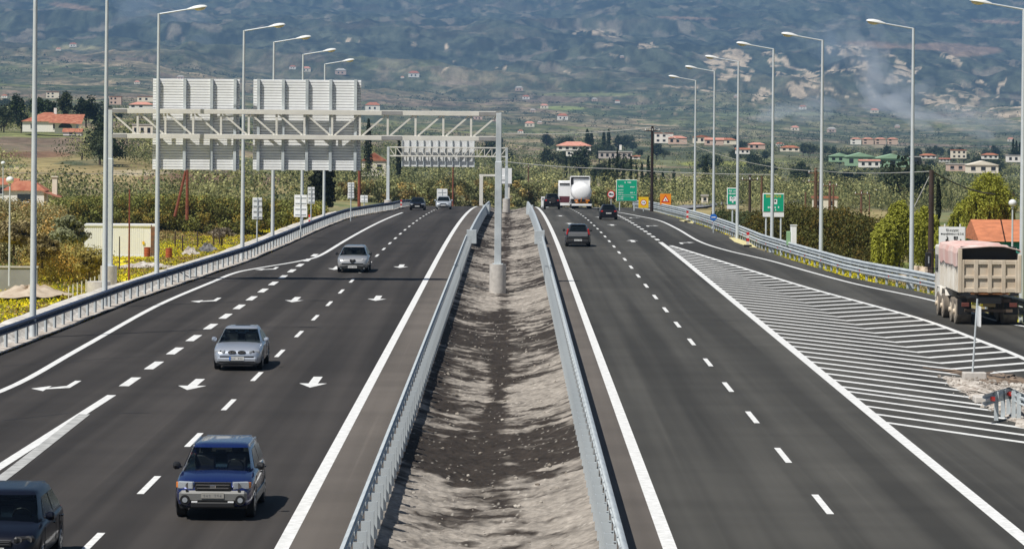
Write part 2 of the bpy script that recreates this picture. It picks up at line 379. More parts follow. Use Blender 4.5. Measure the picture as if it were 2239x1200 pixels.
    c = lerp(c, np.broadcast_to(A([.56, .45, .32]), c.shape), bare * .9)
    # the last 300 m: dry grass, green, yellow flowers, bare soil
    nr = 1 - smooth01((Y - 330) / 160); n1 = fbm(X / 9, Y / 22, 4, 111); n2 = fbm(X / 2.2, Y / 5, 3, 115)
    g = lerp(np.broadcast_to(A([.30, .23, .11]), c.shape), np.broadcast_to(A([.10, .14, .03]), c.shape), smooth01((n1 - .38) * 5))
    g = g * (.7 + .6 * n2)[..., None]
    dl = xl(Y) - X; dr = X - xr(Y)
    yl = smooth01((n1 + .12 * n2 - .34) * 9) * smooth01((dl - .8) / .6) * (1 - smooth01((dl - 17) / 6)) * smooth01((Y - 95) / 20) * (1 - smooth01((Y - 300) / 60))
    yl = np.maximum(yl, smooth01((n1 - .5) * 8) * smooth01((dr - 1) / 1) * (1 - smooth01((dr - 7) / 3)) * .8)
    g = lerp(g, np.broadcast_to(A([.74, .62, .02]), c.shape), yl * .9)
    kerb = np.maximum(1 - smooth01((np.abs(dl - .3) - .9) / .5), 1 - smooth01((np.abs(dr - .3) - .6) / .5))
    g = lerp(g, np.broadcast_to(A([.50, .46, .40]), c.shape), kerb * (.6 + .4 * smooth01((n2 - .3) * 4)))
    c = lerp(c, g, nr)
    for (qx, qy, rx, ry, cc) in ((70, 338, 90, 7, (.20, .10, .07)), (420, 392, 110, 12, (.22, .12, .085)), (300, 378, 70, 6, (.45, .38, .26)), (430, 335, 90, 8, (.18, .10, .07)),
                                (560, 395, 120, 8, (.20, .13, .09)), (1440, 395, 110, 6, (.36, .27, .19)), (1580, 405, 90, 8, (.30, .20, .14)), (1240, 405, 60, 8, (.20, .19, .06)),
                                (1250, 352, 150, 4, (.24, .16, .12)), (150, 90 + 15, 60, 6, (.30, .27, .15)), (1600, 358, 110, 6, (.34, .36, .08)), (1300, 207, 100, 4, (.20, .22, .10)),
                                (1000, 182, 60, 4, (.30, .24, .18)), (540, 195, 120, 6, (.24, .20, .12)), (1230, 237, 45, 4, (.24, .28, .10)), (1700, 250, 130, 5, (.17, .2, .11))):
        b = 1 - smooth01((np.sqrt(((px - qx) / rx) ** 2 + ((py - qy) / ry) ** 2) + (nw - .5) * 1.2 - .8) / .3)
        c = lerp(c, np.broadcast_to(A(cc), c.shape), b * .75 * smooth01((Y - 420) / 60))
    n, m = Y.shape; idx = np.arange(n * m).reshape(n, m)
    Q = np.stack([idx[:-1, :-1], idx[:-1, 1:], idx[1:, 1:], idx[1:, :-1]], -1).reshape(-1, 4)
    V = np.stack([X, Y, Z], -1).reshape(-1, 3)
    o = np_mesh("ground", V, Q, M_TER, np.clip(c.reshape(-1, 3), 0, 1), smooth=True)
    tag(o, kind="structure")
terrain()

# ------------------------------------------------------------------ carriageways and paint
def strip(name, xa, xb, y0, y1, m, dz=0.0, n=1, step=3.0, kind="structure", zf=None):
    ys = np.arange(y0, y1 + .01, step); V = []; F_ = []
    for y in ys:
        a = xa(y) if callable(xa) else xa; b = xb(y) if callable(xb) else xb
        for k in range(n + 1):
            x = a + (b - a) * k / n; V.append((x, y, float(zr(y)) + dz + (zf(x, y) if zf else 0)))
    for i in range(len(ys) - 1):
        for k in range(n):
            q = i * (n + 1) + k; F_.append((q, q + 1, q + n + 2, q + n + 1))
    o = MB().add(V, F_).build(name, m); tag(o, kind=kind); return o
strip("road_left", lambda y: float(xl(y)), -4.1, 20, 560, M_ASL)
strip("shoulder_left", -4.1, -2.72, 20, 560, M_SHO, .004)
strip("road_right", 3.0, lambda y: float(xr(y)), 20, 560, M_ASR)
strip("shoulder_right", 1.72, 3.0, 20, 560, M_SHO, .004)
# median: a rutted trough of earth
def median():
    xs = np.linspace(-2.72, 1.72, 110); ys = np.concatenate([np.arange(40, 110, .10), np.arange(110, 200, .3), np.arange(200, 420, .8)])
    Y, X = np.meshgrid(ys, xs, indexing='ij')
    u = (X + .5) / 2.22
    Z = zr(Y) - .42 * (1 - u ** 2) + (fbm(X / 1.1, Y / 1.6, 4, 201) - .5) * .17 * (1 - u ** 4) + (fbm(X / .25, Y / .3, 3, 205) - .5) * .12 * (1 - u ** 6) + (fbm(X / .07, Y / .12, 2, 207) - .5) * .03 * (1 - u ** 6) - .03
    n1 = fbm(X / 2.6 + .35 * Y / 7, Y / 9.0, 4, 211); n2 = fbm(X / .9, Y / .7, 5, 215); n3 = .5 * fbm(X / .09, Y / .16, 2, 219) + .5 * fbm(X / .35, Y / .5, 3, 221)
    ch = np.exp(-((X - (-.35 + .5 * np.sin(Y / 8.0) * np.exp(-((Y - 62) / 25) ** 2))) / .30) ** 2)
    bands = (np.exp(-((Y - 80) / 6.0) ** 2) * .62 + np.exp(-((Y - 119) / 3) ** 2) * .22 + np.exp(-((Y - 104) / 2) ** 2) * .12 * smooth01((X + .4) * 2)
             + np.exp(-((Y - 157) / 5) ** 2) * .14 + np.exp(-((X + 2.2) / .6) ** 2) * .22 * smooth01((Y - 84) / 8) - .42 * (1 - smooth01((Y - 72) / 4)) - .10)
    dark = (n1 - .5) * 1.5 + (n2 - .5) * 1.7 + bands + ch * .50 * smooth01((Y - 80) / 10) + ch * .25 + .04
    t = smooth01(.5 + dark * 1.9)
    A = np.array
    c = lerp(np.broadcast_to(A([.285, .255, .22]), X.shape + (3,)), np.broadcast_to(A([.036, .029, .024]), X.shape + (3,)), t)
    c = c * (.45 + 1.1 * n3)[..., None]
    sp = (hsh((X / .035).astype(np.int64), (Y / .12).astype(np.int64), 77) > .988)
    c[sp] = c[sp] * .4 + A([.5, .46, .4]) * .6
    rills = smooth01((fbm(X / 3.0, Y / .9, 3, 225) - .62) * 12) * smooth01((Y - 115) / 15)
    c = lerp(c, np.broadcast_to(A([.52, .46, .40]), c.shape), rills * .45)
    n, m = Y.shape; idx = np.arange(n * m).reshape(n, m)
    Q = np.stack([idx[:-1, :-1], idx[:-1, 1:], idx[1:, 1:], idx[1:, :-1]], -1).reshape(-1, 4)
    o = np_mesh("median_ground", np.stack([X, Y, Z], -1).reshape(-1, 3), Q, attr_mat("median_earth", .95, noise=.2, nscale=6, bump=.15), np.clip(c.reshape(-1, 3), 0, 1), smooth=True)
    tag(o, kind="structure")
median()

def ribbon(mb, pts, wd, dz=.008, step=4.0):       # painted line along a plan polyline
    pts = [Vector((p[0], p[1])) for p in pts]; out = [pts[0]]
    for a, b in zip(pts[:-1], pts[1:]):
        k = max(1, int((b - a).length / step)); out += [a.lerp(b, i / k) for i in range(1, k + 1)]
    V = []
    for i, p in enumerate(out):
        d = (out[min(i + 1, len(out) - 1)] - out[max(i - 1, 0)]).normalized(); nn = Vector((-d.y, d.x)) * wd / 2
        for q in (p + nn, p - nn): V.append((q.x, q.y, float(zr(q.y)) + dz))
    mb.add(V, [(2 * i, 2 * i + 1, 2 * i + 3, 2 * i + 2) for i in range(len(out) - 1)])
def smoothpath(ps, n=6):                          # Catmull-Rom through plan points
    P = [Vector((p[0], p[1])) for p in ps]; P = [2 * P[0] - P[1]] + P + [2 * P[-1] - P[-2]]; out = []
    for i in range(1, len(P) - 2):
        for k in range(n):
            t = k / n; a, b, c, d = P[i - 1:i + 3]
            out.append(.5 * ((2 * b) + (-a + c) * t + (2 * a - 5 * b + 4 * c - d) * t * t + (-a + 3 * b - 3 * c + d) * t ** 3))
    return out + [P[-2]]
def poly(mb, pts, dz=.0045): mb.add([(x, y, float(zr(y)) + dz) for x, y in pts], [tuple(range(len(pts)))])
def marking(name, mb, m=None): return tag(mb.build(name, m or M_PAINT), kind="structure")
L1 = [(-16.4, 60), (-16.2, 80)] + [gp(*p) for p in ((0, 856), (170, 765), (340, 670), (463, 617), (513, 597), (560, 587), (660, 570), (703, 557), (760, 523), (827, 487), (880, 465))]
LR = [gp(*p) for p in ((2400, 862), (2239, 784), (2135, 742), (2022, 700), (1887, 662), (1780, 633), (1680, 603), (1560, 566), (1466, 537))]
m_ = MB(); ribbon(m_, smoothpath(L1), .24); marking("edge_line", m_)
m_ = MB(); ribbon(m_, [(-4.22, 30), (-4.22, 420)], .27); marking("edge_line", m_)
m_ = MB(); ribbon(m_, [(3.02, 30), (3.02, 420)], .27); marking("edge_line", m_)
m_ = MB(); ribbon(m_, [(9.93, 30), (9.93, 213)], .30); marking("edge_line", m_)
RL = [(30, 112), (23.4, 121)] + [gp(*p) for p in ((2213, 709), (2043, 658), (1880, 623), (1780, 597), (1680, 569), (1587, 547), (1527, 527), (1480, 500), (1440, 482), (1393, 472), (1350, 464))]
m_ = MB(); ribbon(m_, smoothpath(RL), .22); marking("ramp_line", m_)
m_ = MB(); ribbon(m_, smoothpath([(p[0], p[1]) for p in LR]), .25); marking("ramp_line", m_)
m_ = MB(); ribbon(m_, [(-11.75, 50), (-11.62, 73), (-11.44, 92)], .26); marking("merge_line", m_)
m_ = MB(); ribbon(m_, [(-11.0, 50), (-11.2, 72), (-11.42, 86)], .30, .012); marking("worn_line", m_, M_PAINTW)
for x, ph, st, ln, y0, y1, wd, nm in ((-7.83, 69.65, 9.8, 3.4, 45, 400, .15, "lane_dashes"), (6.57, 67.1, 9.8, 3.4, 45, 400, .15, "lane_dashes"),
                                  (-11.47, 96.7, 6.45, 3.2, 94, 190, .30, "short_dashes"), (9.95, 218, 6.4, 3.0, 214, 400, .28, "short_dashes")):
    m_ = MB(); y = ph - st * 6
    while y < y1:
        if y > y0: ribbon(m_, [(x, y - ln / 2), (x, y + ln / 2)], wd)
        y += st
    marking(nm, m_)
def arrow(px, py, turn=0, away=1):               # away=-1: for traffic coming towards the overpass
    c = gp(px, py); s = away; m_ = MB(); lx, ly = (.62, .82) if turn else (1, 1); P = lambda x, y: (c.x + x * s * lx, c.y + y * s * ly)
    if turn == 0:
        poly(m_, [P(-.14, -2.0), P(.14, -2.0), P(.14, .5), P(-.14, .5)]); poly(m_, [P(-.42, .5), P(.42, .5), P(0, 2.0)])
    else:
        t = turn
        poly(m_, [P(-.15, -2.6), P(.15, -2.6), P(.15, -.3), P(-.15, .5)] if t > 0 else [P(.15, -2.6), P(-.15, -2.6), P(-.15, -.3), P(.15, .5)])
        poly(m_, [P(-.15 * t, .5), P(.15 * t, -.3), P(.85 * t, .55), P(.85 * t, 1.15)]); poly(m_, [P(.85 * t, -.25), P(1.6 * t, .95), P(.85 * t, 1.95)])
    marking("lane_arrow", m_)
for q in ((424, 840), (687, 835), (645, 655), (825, 652), (877, 582), (735, 586)): arrow(*q, 0, -1)
for q in ((150, 845), (470, 657), (600, 588)): arrow(*q, 1, -1)
for q in ((1383, 527), (1338, 492), (1310, 475), (1245, 489), (1225, 472)): arrow(*q, 0, 1)
for q in ((1488, 531), (1415, 494), (1378, 476)): arrow(*q, 1, 1)
M_TAR = mat("tar_seam", (.016, .015, .015), .6)
def seam(a, b, wd=.10):
    m_ = MB(); A_, B_ = gp(*a), gp(*b); n_ = 14; P_ = [A_.lerp(B_, i / n_) + Vector((0, random.uniform(-.05, .05), 0)) for i in range(n_ + 1)]
    for i in range(n_): poly(m_, [(P_[i].x, P_[i].y - wd / 2), (P_[i + 1].x, P_[i + 1].y - wd / 2), (P_[i + 1].x, P_[i + 1].y + wd / 2), (P_[i].x, P_[i].y + wd / 2)], .0028)
    tag(m_.build("tar_seam", M_TAR), kind="structure")
for a_ in (((5, 919), (150, 903)), ((262, 903), (330, 902)), ((5, 800), (350, 776)), ((425, 775), (470, 775)), ((1150 - 630, 690), (560, 691)), ((300, 652), (420, 640)), ((1275, 792), (1290, 792)), ((905, 850), (870, 912)), ((1560, 700), (1900, 716))): seam(*a_)
# chevron hatching between main carriageway and ramp
m_ = MB(); lrp = smoothpath([(p[0], p[1]) for p in LR]); lry = [p.y for p in lrp]; lrx = [p.x for p in lrp]
rampx = lambda y: float(np.interp(y, lry, lrx))
fo = [gp(*p) for p in ((1480, 543), (1868, 708), (1972, 754), (2068, 799), (2200, 870), (2300, 930))]
foldx = lambda y: float(np.interp(y, [p.y for p in fo[::-1]], [p.x for p in fo[::-1]]))
y = 89.3
while y < 206:
    fx = foldx(y) if y < 200 else 10.3; w_ = .60 if y < 160 else .70
    # limb down to the main line: x shrinks, y grows (dx 2.5 : dy 4.5)
    def clip(sgn, lim):
        t = 0.0
        while t < 14:
            xx = fx + sgn * t; yy = y + (1.75 * t if sgn < 0 else 1.0 * t)
            if (sgn < 0 and xx < lim(yy)) or (sgn > 0 and xx > lim(yy)): break
            t += .04
        return (xx, yy)
    for sg, lim in ((-1, lambda q: 10.0), (1, rampx)):
        e = clip(sg, lim)
        if abs(e[0] - fx) < .15: continue
        if y < 101 and sg > 0: continue
        a = (fx, y)
        poly(m_, [(a[0], a[1] - w_ / 2), (e[0], e[1] - w_ / 2), (e[0], e[1] + w_ / 2), (a[0], a[1] + w_ / 2)][::1 if sg > 0 else -1])
    y += 2.5
for k in range(7):                                # lower limbs that run past the gravel to the frame
    y = 73.6 + 2.45 * k; poly(m_, [(10.0, y + 12.0 - .25), (10.0 + 6.2, y + 1.15 - .3), (10.0 + 6.2, y + 1.15 + .3), (10.0, y + 12.0 + .25)][::-1]) if k < 5 else None
marking("chevron_hatching", m_)
# gravel island, black slabs painted as trench shade and yellow kerb patches
def slab(name, pts, m, h0, bump=.06, kind="structure", label=None):
    P0 = [gp(*p) for p in pts]; P = []
    for a_, b_ in zip(P0, P0[1:] + P0[:1]):
        k_ = max(1, int((b_ - a_).length / .35)) if h0 > .02 else 1
        for j_ in range(k_): P.append(a_.lerp(b_, j_ / k_) + (Vector((random.uniform(-.12, .12), random.uniform(-.25, .25), 0)) if h0 > .02 else Vector()))
    c = sum(P, Vector()) / len(P); n = len(P); V = []; 
    for k in range(6):
        t = k / 5
        for i in range(n):
            q = P[i].lerp(c, t * .98); V.append((q.x, q.y, float(zr(q.y)) + .008 + h0 * smooth01(t * 2.2) + (random.random() - .5) * bump * (k > 0)))
    mb = MB(); mb.loft([V[k * n:(k + 1) * n] for k in range(6)], cap=False); mb.f.append(tuple(range(5 * n, 6 * n)))
    return tag(mb.build(name, m, smooth=False), kind=kind)
slab("gravel_island", ((2062, 822), (2078, 840), (2108, 862), (2142, 880), (2172, 897), (2208, 919), (2262, 952), (2330, 990), (2400, 960), (2330, 880), (2240, 850), (2160, 838), (2110, 828)), M_GRAV, .10, .10)
slab("earth_patch", ((2012, 801), (2080, 817), (2104, 822), (2160, 838), (2240, 852), (2330, 875), (2310, 850), (2239, 826), (2180, 812), (2130, 813), (2085, 812), (2040, 804)), M_EARTH, .06, .12)
slab("trench_shade", ((2014, 802), (2050, 810), (2084, 816), (2088, 811), (2050, 805)), M_INK, .01, .0)  # flat black slabs paint the shadow inside the trench
slab("trench_shade", ((2105, 818), (2160, 830), (2239, 842), (2239, 836), (2180, 826), (2120, 814)), M_INK, .075, .02)
slab("paint_patch", ((1593, 519), (1606, 529), (1640, 541), (1655, 541), (1640, 531), (1610, 520)), mat("yellow_dust", (.62, .55, .28), .9, var=.1), .01, .0)
slab("paint_patch", ((1484, 482), (1496, 485), (1515, 489), (1517, 486), (1500, 481)), mat("yellow_dust", (.62, .55, .28)), .01, .0)

def stones(name, label, n, fn, smin, smax, m, seed):
    r = random.Random(seed); mb = MB()
    for i in range(n):
        x, y, z = fn(r); s_ = smin + (smax - smin) * r.random() ** 3
        V = [Vector((math.cos(a) * s_ * r.uniform(.7, 1.2), math.sin(a) * s_ * r.uniform(.7, 1.2), s_ * zz * r.uniform(.7, 1.1))) for zz in (-.3, .45) for a in (0.3, 1.5, 2.9, 4.0, 5.3)]
        V = [v + Vector((x, y, z)) for v in V] + [Vector((x, y, z + s_ * .8))]
        mb.add(V, [(k, (k + 1) % 5, 5 + (k + 1) % 5, 5 + k) for k in range(5)] + [(5 + k, 5 + (k + 1) % 5, 10) for k in range(5)])
    tag(mb.build(name, m), label, kind="stuff")
def med_z(r):
    x = r.uniform(-2.4, 1.4); y = 45 + 80 * r.random() ** 1.3; u = (x + .5) / 2.22; return x, y, -.40 * (1 - u ** 2) - .0
stones("stones", "loose stones and clods along the median", 260, med_z, .012, .06, mat("stone_grey", (.16, .13, .10), .95, c2=(.5, .46, .4), scale=.8), 3)
isl = [gp(*p) for p in ((2064, 823), (2084, 842), (2112, 862), (2146, 880), (2176, 897), (2212, 919), (2262, 952), (2240, 850))]
def isl_z(r):
    a = isl[int(r.random() * 7)]; b = isl[int(r.random() * 7)]; c = isl[7]; t, u = r.random(), r.random() ** 1.5; q = a.lerp(b, t).lerp(c, u); return q.x + r.gauss(0, .15), q.y + r.gauss(0, .25), .03 + .09 * min(1, u * 3)
stones("stones", "broken gravel lying on and around the island", 650, isl_z, .02, .08, mat("stone_pale", (.17, .14, .11), .95, c2=(.62, .58, .52), scale=.8), 4)
# ------------------------------------------------------------------ crash barriers
def path_at(P, s):                                # P list of 3D points, arc length s
    for a, b in zip(P[:-1], P[1:]):
        L = (b - a).length
        if s <= L or b is P[-1]: return a.lerp(b, s / L), (b - a).normalized()
        s -= L
WP = [(0, .80), (.03, .79), (.085, .745), (.085, .70), (.0, .665), (.0, .625), (.085, .59), (.085, .545), (.03, .50), (0, .49)]
def rail(P, side, zo=0.0, sc_=1.0):
    prof = [(d * sc_ + .03, z) for d, z in WP] + [(d * sc_ + .024, z) for d, z in WP[::-1]]
    mb = MB(); rings = []
    for i, p in enumerate(P):
        d = (P[min(i + 1, len(P) - 1)] - P[max(0, i - 1)]); d = Vector((d.x, d.y, 0)).normalized(); nn = Vector((d.y, -d.x, 0)) * side
        rings.append([p + nn * q + Vector((0, 0, z + zo)) for q, z in prof])
    return mb.loft(rings)
def barrier(label, P, side, step, m, post_box, rails=(0.0,), group=None, n_parts=100, reflect=None, post_m=None, extra=None):
    t = thing("crash_barrier", label, "crash barrier", P[0], group=group); O = Vector(P[0]); P = [Vector(p) - O for p in P]
    for zo in rails: rail(P, side, zo).build("rail", m, t, smooth=True)
    tot = sum((b - a).length for a, b in zip(P[:-1], P[1:])); s = .2; k = 0; rest = MB(); proto = {}
    while s < tot:
        p, d = path_at(P, s); ang = math.atan2(d.y, d.x) - math.pi / 2
        if k < n_parts:
            if 'o' not in proto:
                mb = MB(); post_box(mb, Vector((0, 0, 0)), Matrix.Identity(3)); o = mb.build("post", post_m or m, t); proto['o'] = o
            else: o = proto['o'].copy(); col.objects.link(o); o.parent = t
            o.location = p; o.rotation_euler = (0, 0, ang)
        else:
            post_box(rest, p, Matrix.Rotation(ang, 3, 'Z'))
        k += 1; s += step
    if rest.v: tag(rest.build("posts", post_m or m, t), kind="stuff")
    if reflect:
        s = 1.5; mb0 = None
        while s < min(tot, 160):
            p, d = path_at(P, s); nn = Vector((d.y, -d.x, 0)).normalized() * side
            if mb0 is None: mb0 = MB().box((0, 0, 0), (.05, .04, .10)).build("reflector", M_RED, t); o = mb0
            else: o = mb0.copy(); col.objects.link(o); o.parent = t
            o.location = p + nn * .10 + Vector((0, 0, .64 + rails[-1])); s += reflect
    return t
def med_post(sx):
    def f(mb, p, M):
        for c, d in (((sx * .165, 0, .42), (.17, .02, .70)), ((sx * .245, .06, .42), (.012, .12, .70)), ((sx * .03, .06, .50), (.012, .12, .5)), ((sx * .12, .12, .60), (.20, .16, .012))):
            mb.box(p + M @ Vector(c), d, M)
    return f
def line3(x, y0, y1, step=6.0, x1=None):
    ys = np.arange(y0, y1 + .1, step); x1 = x if x1 is None else x1
    return [Vector((x + (x1 - x) * (y - y0) / (y1 - y0), y, float(zr(y)))) for y in ys]
barrier("near run of steel crash barrier along the left edge of the earth median", line3(-2.74, 40, 206), -1, 1.45, M_GALV, med_post(1), group="median crash barriers")
barrier("near run of steel crash barrier along the right edge of the earth median", line3(1.92, 40, 206), 1, 1.45, M_GALV, med_post(-1), group="median crash barriers")
def closed_barrier(label, x, x1, sgn, y0, y1):    # far stretch: solid sided with wide end plates
    t = thing("solid_barrier", label, "crash barrier", (x, y0, float(zr(y0))), group="solid barriers at the crest"); O = Vector(t.location)
    P = [p - O for p in line3(x, y0 + .6, y1, 6.0, x1)]
    mb = MB(); rings = [[p + Vector((a * sgn, 0, z)) for a, z in ((-.10, .02), (-.10, .78), (-.04, .86), (.08, .86), (.12, .70), (.20, .02))] for p in P]
    mb.loft(rings).build("barrier_body", M_GALV, t)
    for yy in (0, min(y1 - y0 - 4, 90)):
        zz = float(zr(y0 + yy)) - O.z; xx = (x1 - x) * yy / (y1 - y0)
        MB().box((xx + sgn * .10, yy, .45 + zz), (.62, .05, .85)).box((xx + sgn * .42, yy + .3, .42 + zz), (.03, .6, .80)).box((xx + sgn * .1, yy + .3, .885 + zz), (.64, .62, .02)).build("end_plate", M_GALV, t)
closed_barrier("solid sided barrier on the left of the median near the crest", -2.66, -2.35, 1, 207, 345)
closed_barrier("solid sided barrier on the right of the median near the crest", 1.95, 1.75, -1, 207, 345)
def c_post(mb, p, M):
    mb.box(p + M @ Vector((0, 0, .32)), (.05, .12, .95), M); mb.box(p + M @ Vector((0, .055, .32)), (.12, .012, .95), M)
LB = [Vector((float(xl(y)) - .42, y, float(zr(y)) + .0)) for y in list(range(56, 400, 5))]
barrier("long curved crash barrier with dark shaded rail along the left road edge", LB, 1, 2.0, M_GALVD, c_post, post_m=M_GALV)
RB = [Vector((float(xr(y)) + .42, y, float(zr(y)) + .10)) for y in list(range(104, 400, 5))]
barrier("double railed crash barrier curving along the right ramp with red reflectors", RB, -1, 2.0, M_GALV, c_post, rails=(0.0, -.36), reflect=6.0, n_parts=100)
# concrete gutter under the left barrier
strip("gutter", lambda y: float(xl(y)) - .75, lambda y: float(xl(y)) - .06, 56, 420, M_GRAV, .012, n=2, step=2.5, zf=lambda x, y: random.random() * .06)
def berm(name, f, y0, y1, m):
    V = []; Fc = []; ys = np.arange(y0, y1, 1.6); prof = ((.0, .0), (.25, .12), (.6, .40), (1.2, .46), (2.0, .2), (2.9, -.5))
    for y in ys:
        for d, z in prof: V.append((f(y) - d + random.uniform(-.05, .05), y, float(zr(y)) + z + random.uniform(-.05, .05)))
    n = len(prof)
    for i in range(len(ys) - 1):
        for k in range(n - 1): q = i * n + k; Fc.append((q, q + 1, q + n + 1, q + n))
    tag(MB().add(V, Fc).build(name, m), kind="structure")
berm("gravel_berm", lambda y: float(xl(y)) - .55, 56, 420, mat("berm_gravel", (.40, .37, .32), .95, c2=(.70, .67, .62), scale=1.6, bump=.5, detail=8))
# nose of the barrier on the gravel island
ap = gp(2205, 846, .8); ap.z = 0; l0 = gp(2157, 862, .8); l0.z = 0; r0 = gp(2250, 868, .8); r0.z = 0; r1 = r0 + (r0 - ap) * 2.0
nose = thing("barrier_nose", "bent end of a steel crash barrier with red reflectors on the gravel island", "crash barrier", ap); O = Vector(nose.location)
NP = [q - O for q in (l0, l0.lerp(ap, .5), ap, r0, r0.lerp(r1, .5), r1)]
for zo, nm in ((0, "rail"),): rail(NP, -1, zo, 1.0).build(nm, M_GALV, nose, smooth=True)
for k in (1.2, 2.0, 2.7, 3.5, 4.3):
    p, d = path_at(NP, k); MB().box(p + Vector((0, .1, .3)), (.10, .05, .95)).box(p + Vector((.05, .1, .3)), (.012, .14, .95)).build("post", M_GALV, nose)
for k, zz in ((.55, .66), (2.1, .66)):
    p, d = path_at(NP, k * 1.3); MB().box(p + Vector((-.02, -.14, zz - .02)), (.13, .03, .12)).build("reflector", M_RED, nose)
c = gp(2165, 880); MB_ = MB().box((0, 0, .10), (.95, .6, .2)); tag(MB_.build("concrete_footing", M_CONC, None, c, bevel=.03), "low concrete block at the left end of the bent island barrier", "footing")
# ------------------------------------------------------------------ street lamps
def lamp(px, ptop, ybase, side, label, D=None, H=None, group="tall lamps along the motorway"):
    q = gp(px, ybase, .8) if D is None else at(px, ybase, D)
    D = q.y; top = at(px, ptop, D); x = q.x; zb = float(zr(D)) - 1.0; h = top.z - zb
    t = thing("street_lamp", label, "street lamp", (x, D, zb), group=group)
    MB().tube((0, 0, 0), (0, 0, h * .5), .125, .098, 12).tube((0, 0, h * .5), (0, 0, h), .098, .062, 12, cap=True).build("pole", M_LAMP, t, smooth=True)
    MB().tube((0, 0, h - .03), (side * 1.45, 0, h + .22), .04, .035, 8).build("arm", M_LAMP, t, smooth=True)
    # cobra head: a tapered shell with a bowl below
    a = Vector((side, 0, .16)).normalized(); o = Vector((side * 1.38, 0, h + .20)); up = Vector((-a.z * side, 0, abs(a.x)))
    rings = []
    for s_, w_, hh in ((0, .05, .05), (.12, .09, .08), (.35, .16, .13), (.62, .18, .14), (.85, .13, .10), (.95, .04, .03)):
        rings.append([o + a * s_ + Vector((0, math.cos(k * math.pi / 5) * w_, 0)) + up * (math.sin(k * math.pi / 5) * hh * (1 if k <= 5 else .35)) for k in range(10)])
    MB().loft(rings).build("lamp_head", M_WHITE, t, smooth=True)
    rings = []
    for s_, w_, hh in ((.34, .05, .03), (.45, .12, .09), (.62, .14, .12), (.80, .10, .09), (.88, .03, .03)):
        rings.append([o + a * s_ + Vector((0, math.cos(k * math.pi / 5) * w_, 0)) - up * (.03 + math.sin(k * math.pi / 5) * hh * (1 if k <= 5 else 0)) for k in range(10)])
    MB().loft(rings).build("lamp_bowl", mat("bowl_glass", (.72, .62, .36), .2, coat=.5), t, smooth=True)
    MB().box((0, 0, .92), (.34, .34, .04)).build("base_plate", M_GALV, t)
for a in ((72, -190, 690, 1, "leftmost tall grey lamp pole, cut by the top of the frame"), (229, -32, 630, 1, "second lamp pole from the left, just left of the gantry post"),
          (343, 30, 583, 1, "lamp pole in front of the left half of the left gantry sign"), (530, 67, 537, 1, "lamp pole standing between the two large gantry signs"),
          (596, 92, 510, 1, "lamp rising above the left part of the right gantry sign"), (660, 119, 486, 1, "lamp rising above the middle of the right gantry sign"),
          (708, 140, 467, 1, "shortest looking left lamp, above the right part of the right gantry sign"),
          (2234, 20, 640, -1, "rightmost lamp with its pole at the right frame edge beyond the dump truck"), (1993, 62, 590, -1, "right side lamp whose pole stands left of the dump truck"),
          (1795, 88, 548, -1, "right side lamp in front of the brown hedge, third from the right edge"), (1688, 107, 520, -1, "right side lamp crossing the green sign with white foot plate"),
          (1612, 135, 497, -1, "right side lamp just right of the narrow green sign"), (1560, 156, 475, -1, "right side lamp, second from the centre, by the small blue sign"),
          (1519, 176, 463, -1, "right side lamp nearest the centre of the picture")):
    lamp(*a)
def globe_lamp(px, ptop, pbot, D, label):
    b = at(px, pbot, D); h = (pbot - ptop) * D / F; t = thing("globe_lamp", label, "garden lamp", b)
    MB().tube((0, 0, 0), (0, 0, h - .25), .06, .04, 8).build("pole", M_LAMP, t, smooth=True)
    mb = MB(); mb.loft([[Vector((math.cos(k * math.pi / 5) * math.sin(v) * .22, math.sin(k * math.pi / 5) * math.sin(v) * .22, h - .22 - math.cos(v) * .2)) for k in range(10)] for v in np.linspace(.15, math.pi - .15, 7)])
    mb.build("globe", M_WHITE, t, smooth=True); MB().box((0, 0, h - .46), (.16, .16, .05)).build("collar", M_LAMP, t)
globe_lamp(20, 385, 625, 176, "thin garden lamp with a white globe standing by the grey retaining wall")
globe_lamp(6, 352, 470, 300, "small lamp at the left frame edge above the orange roof")
globe_lamp(2213, 435, 590, 170, "thin globe lamp in front of the orange roof on the right")
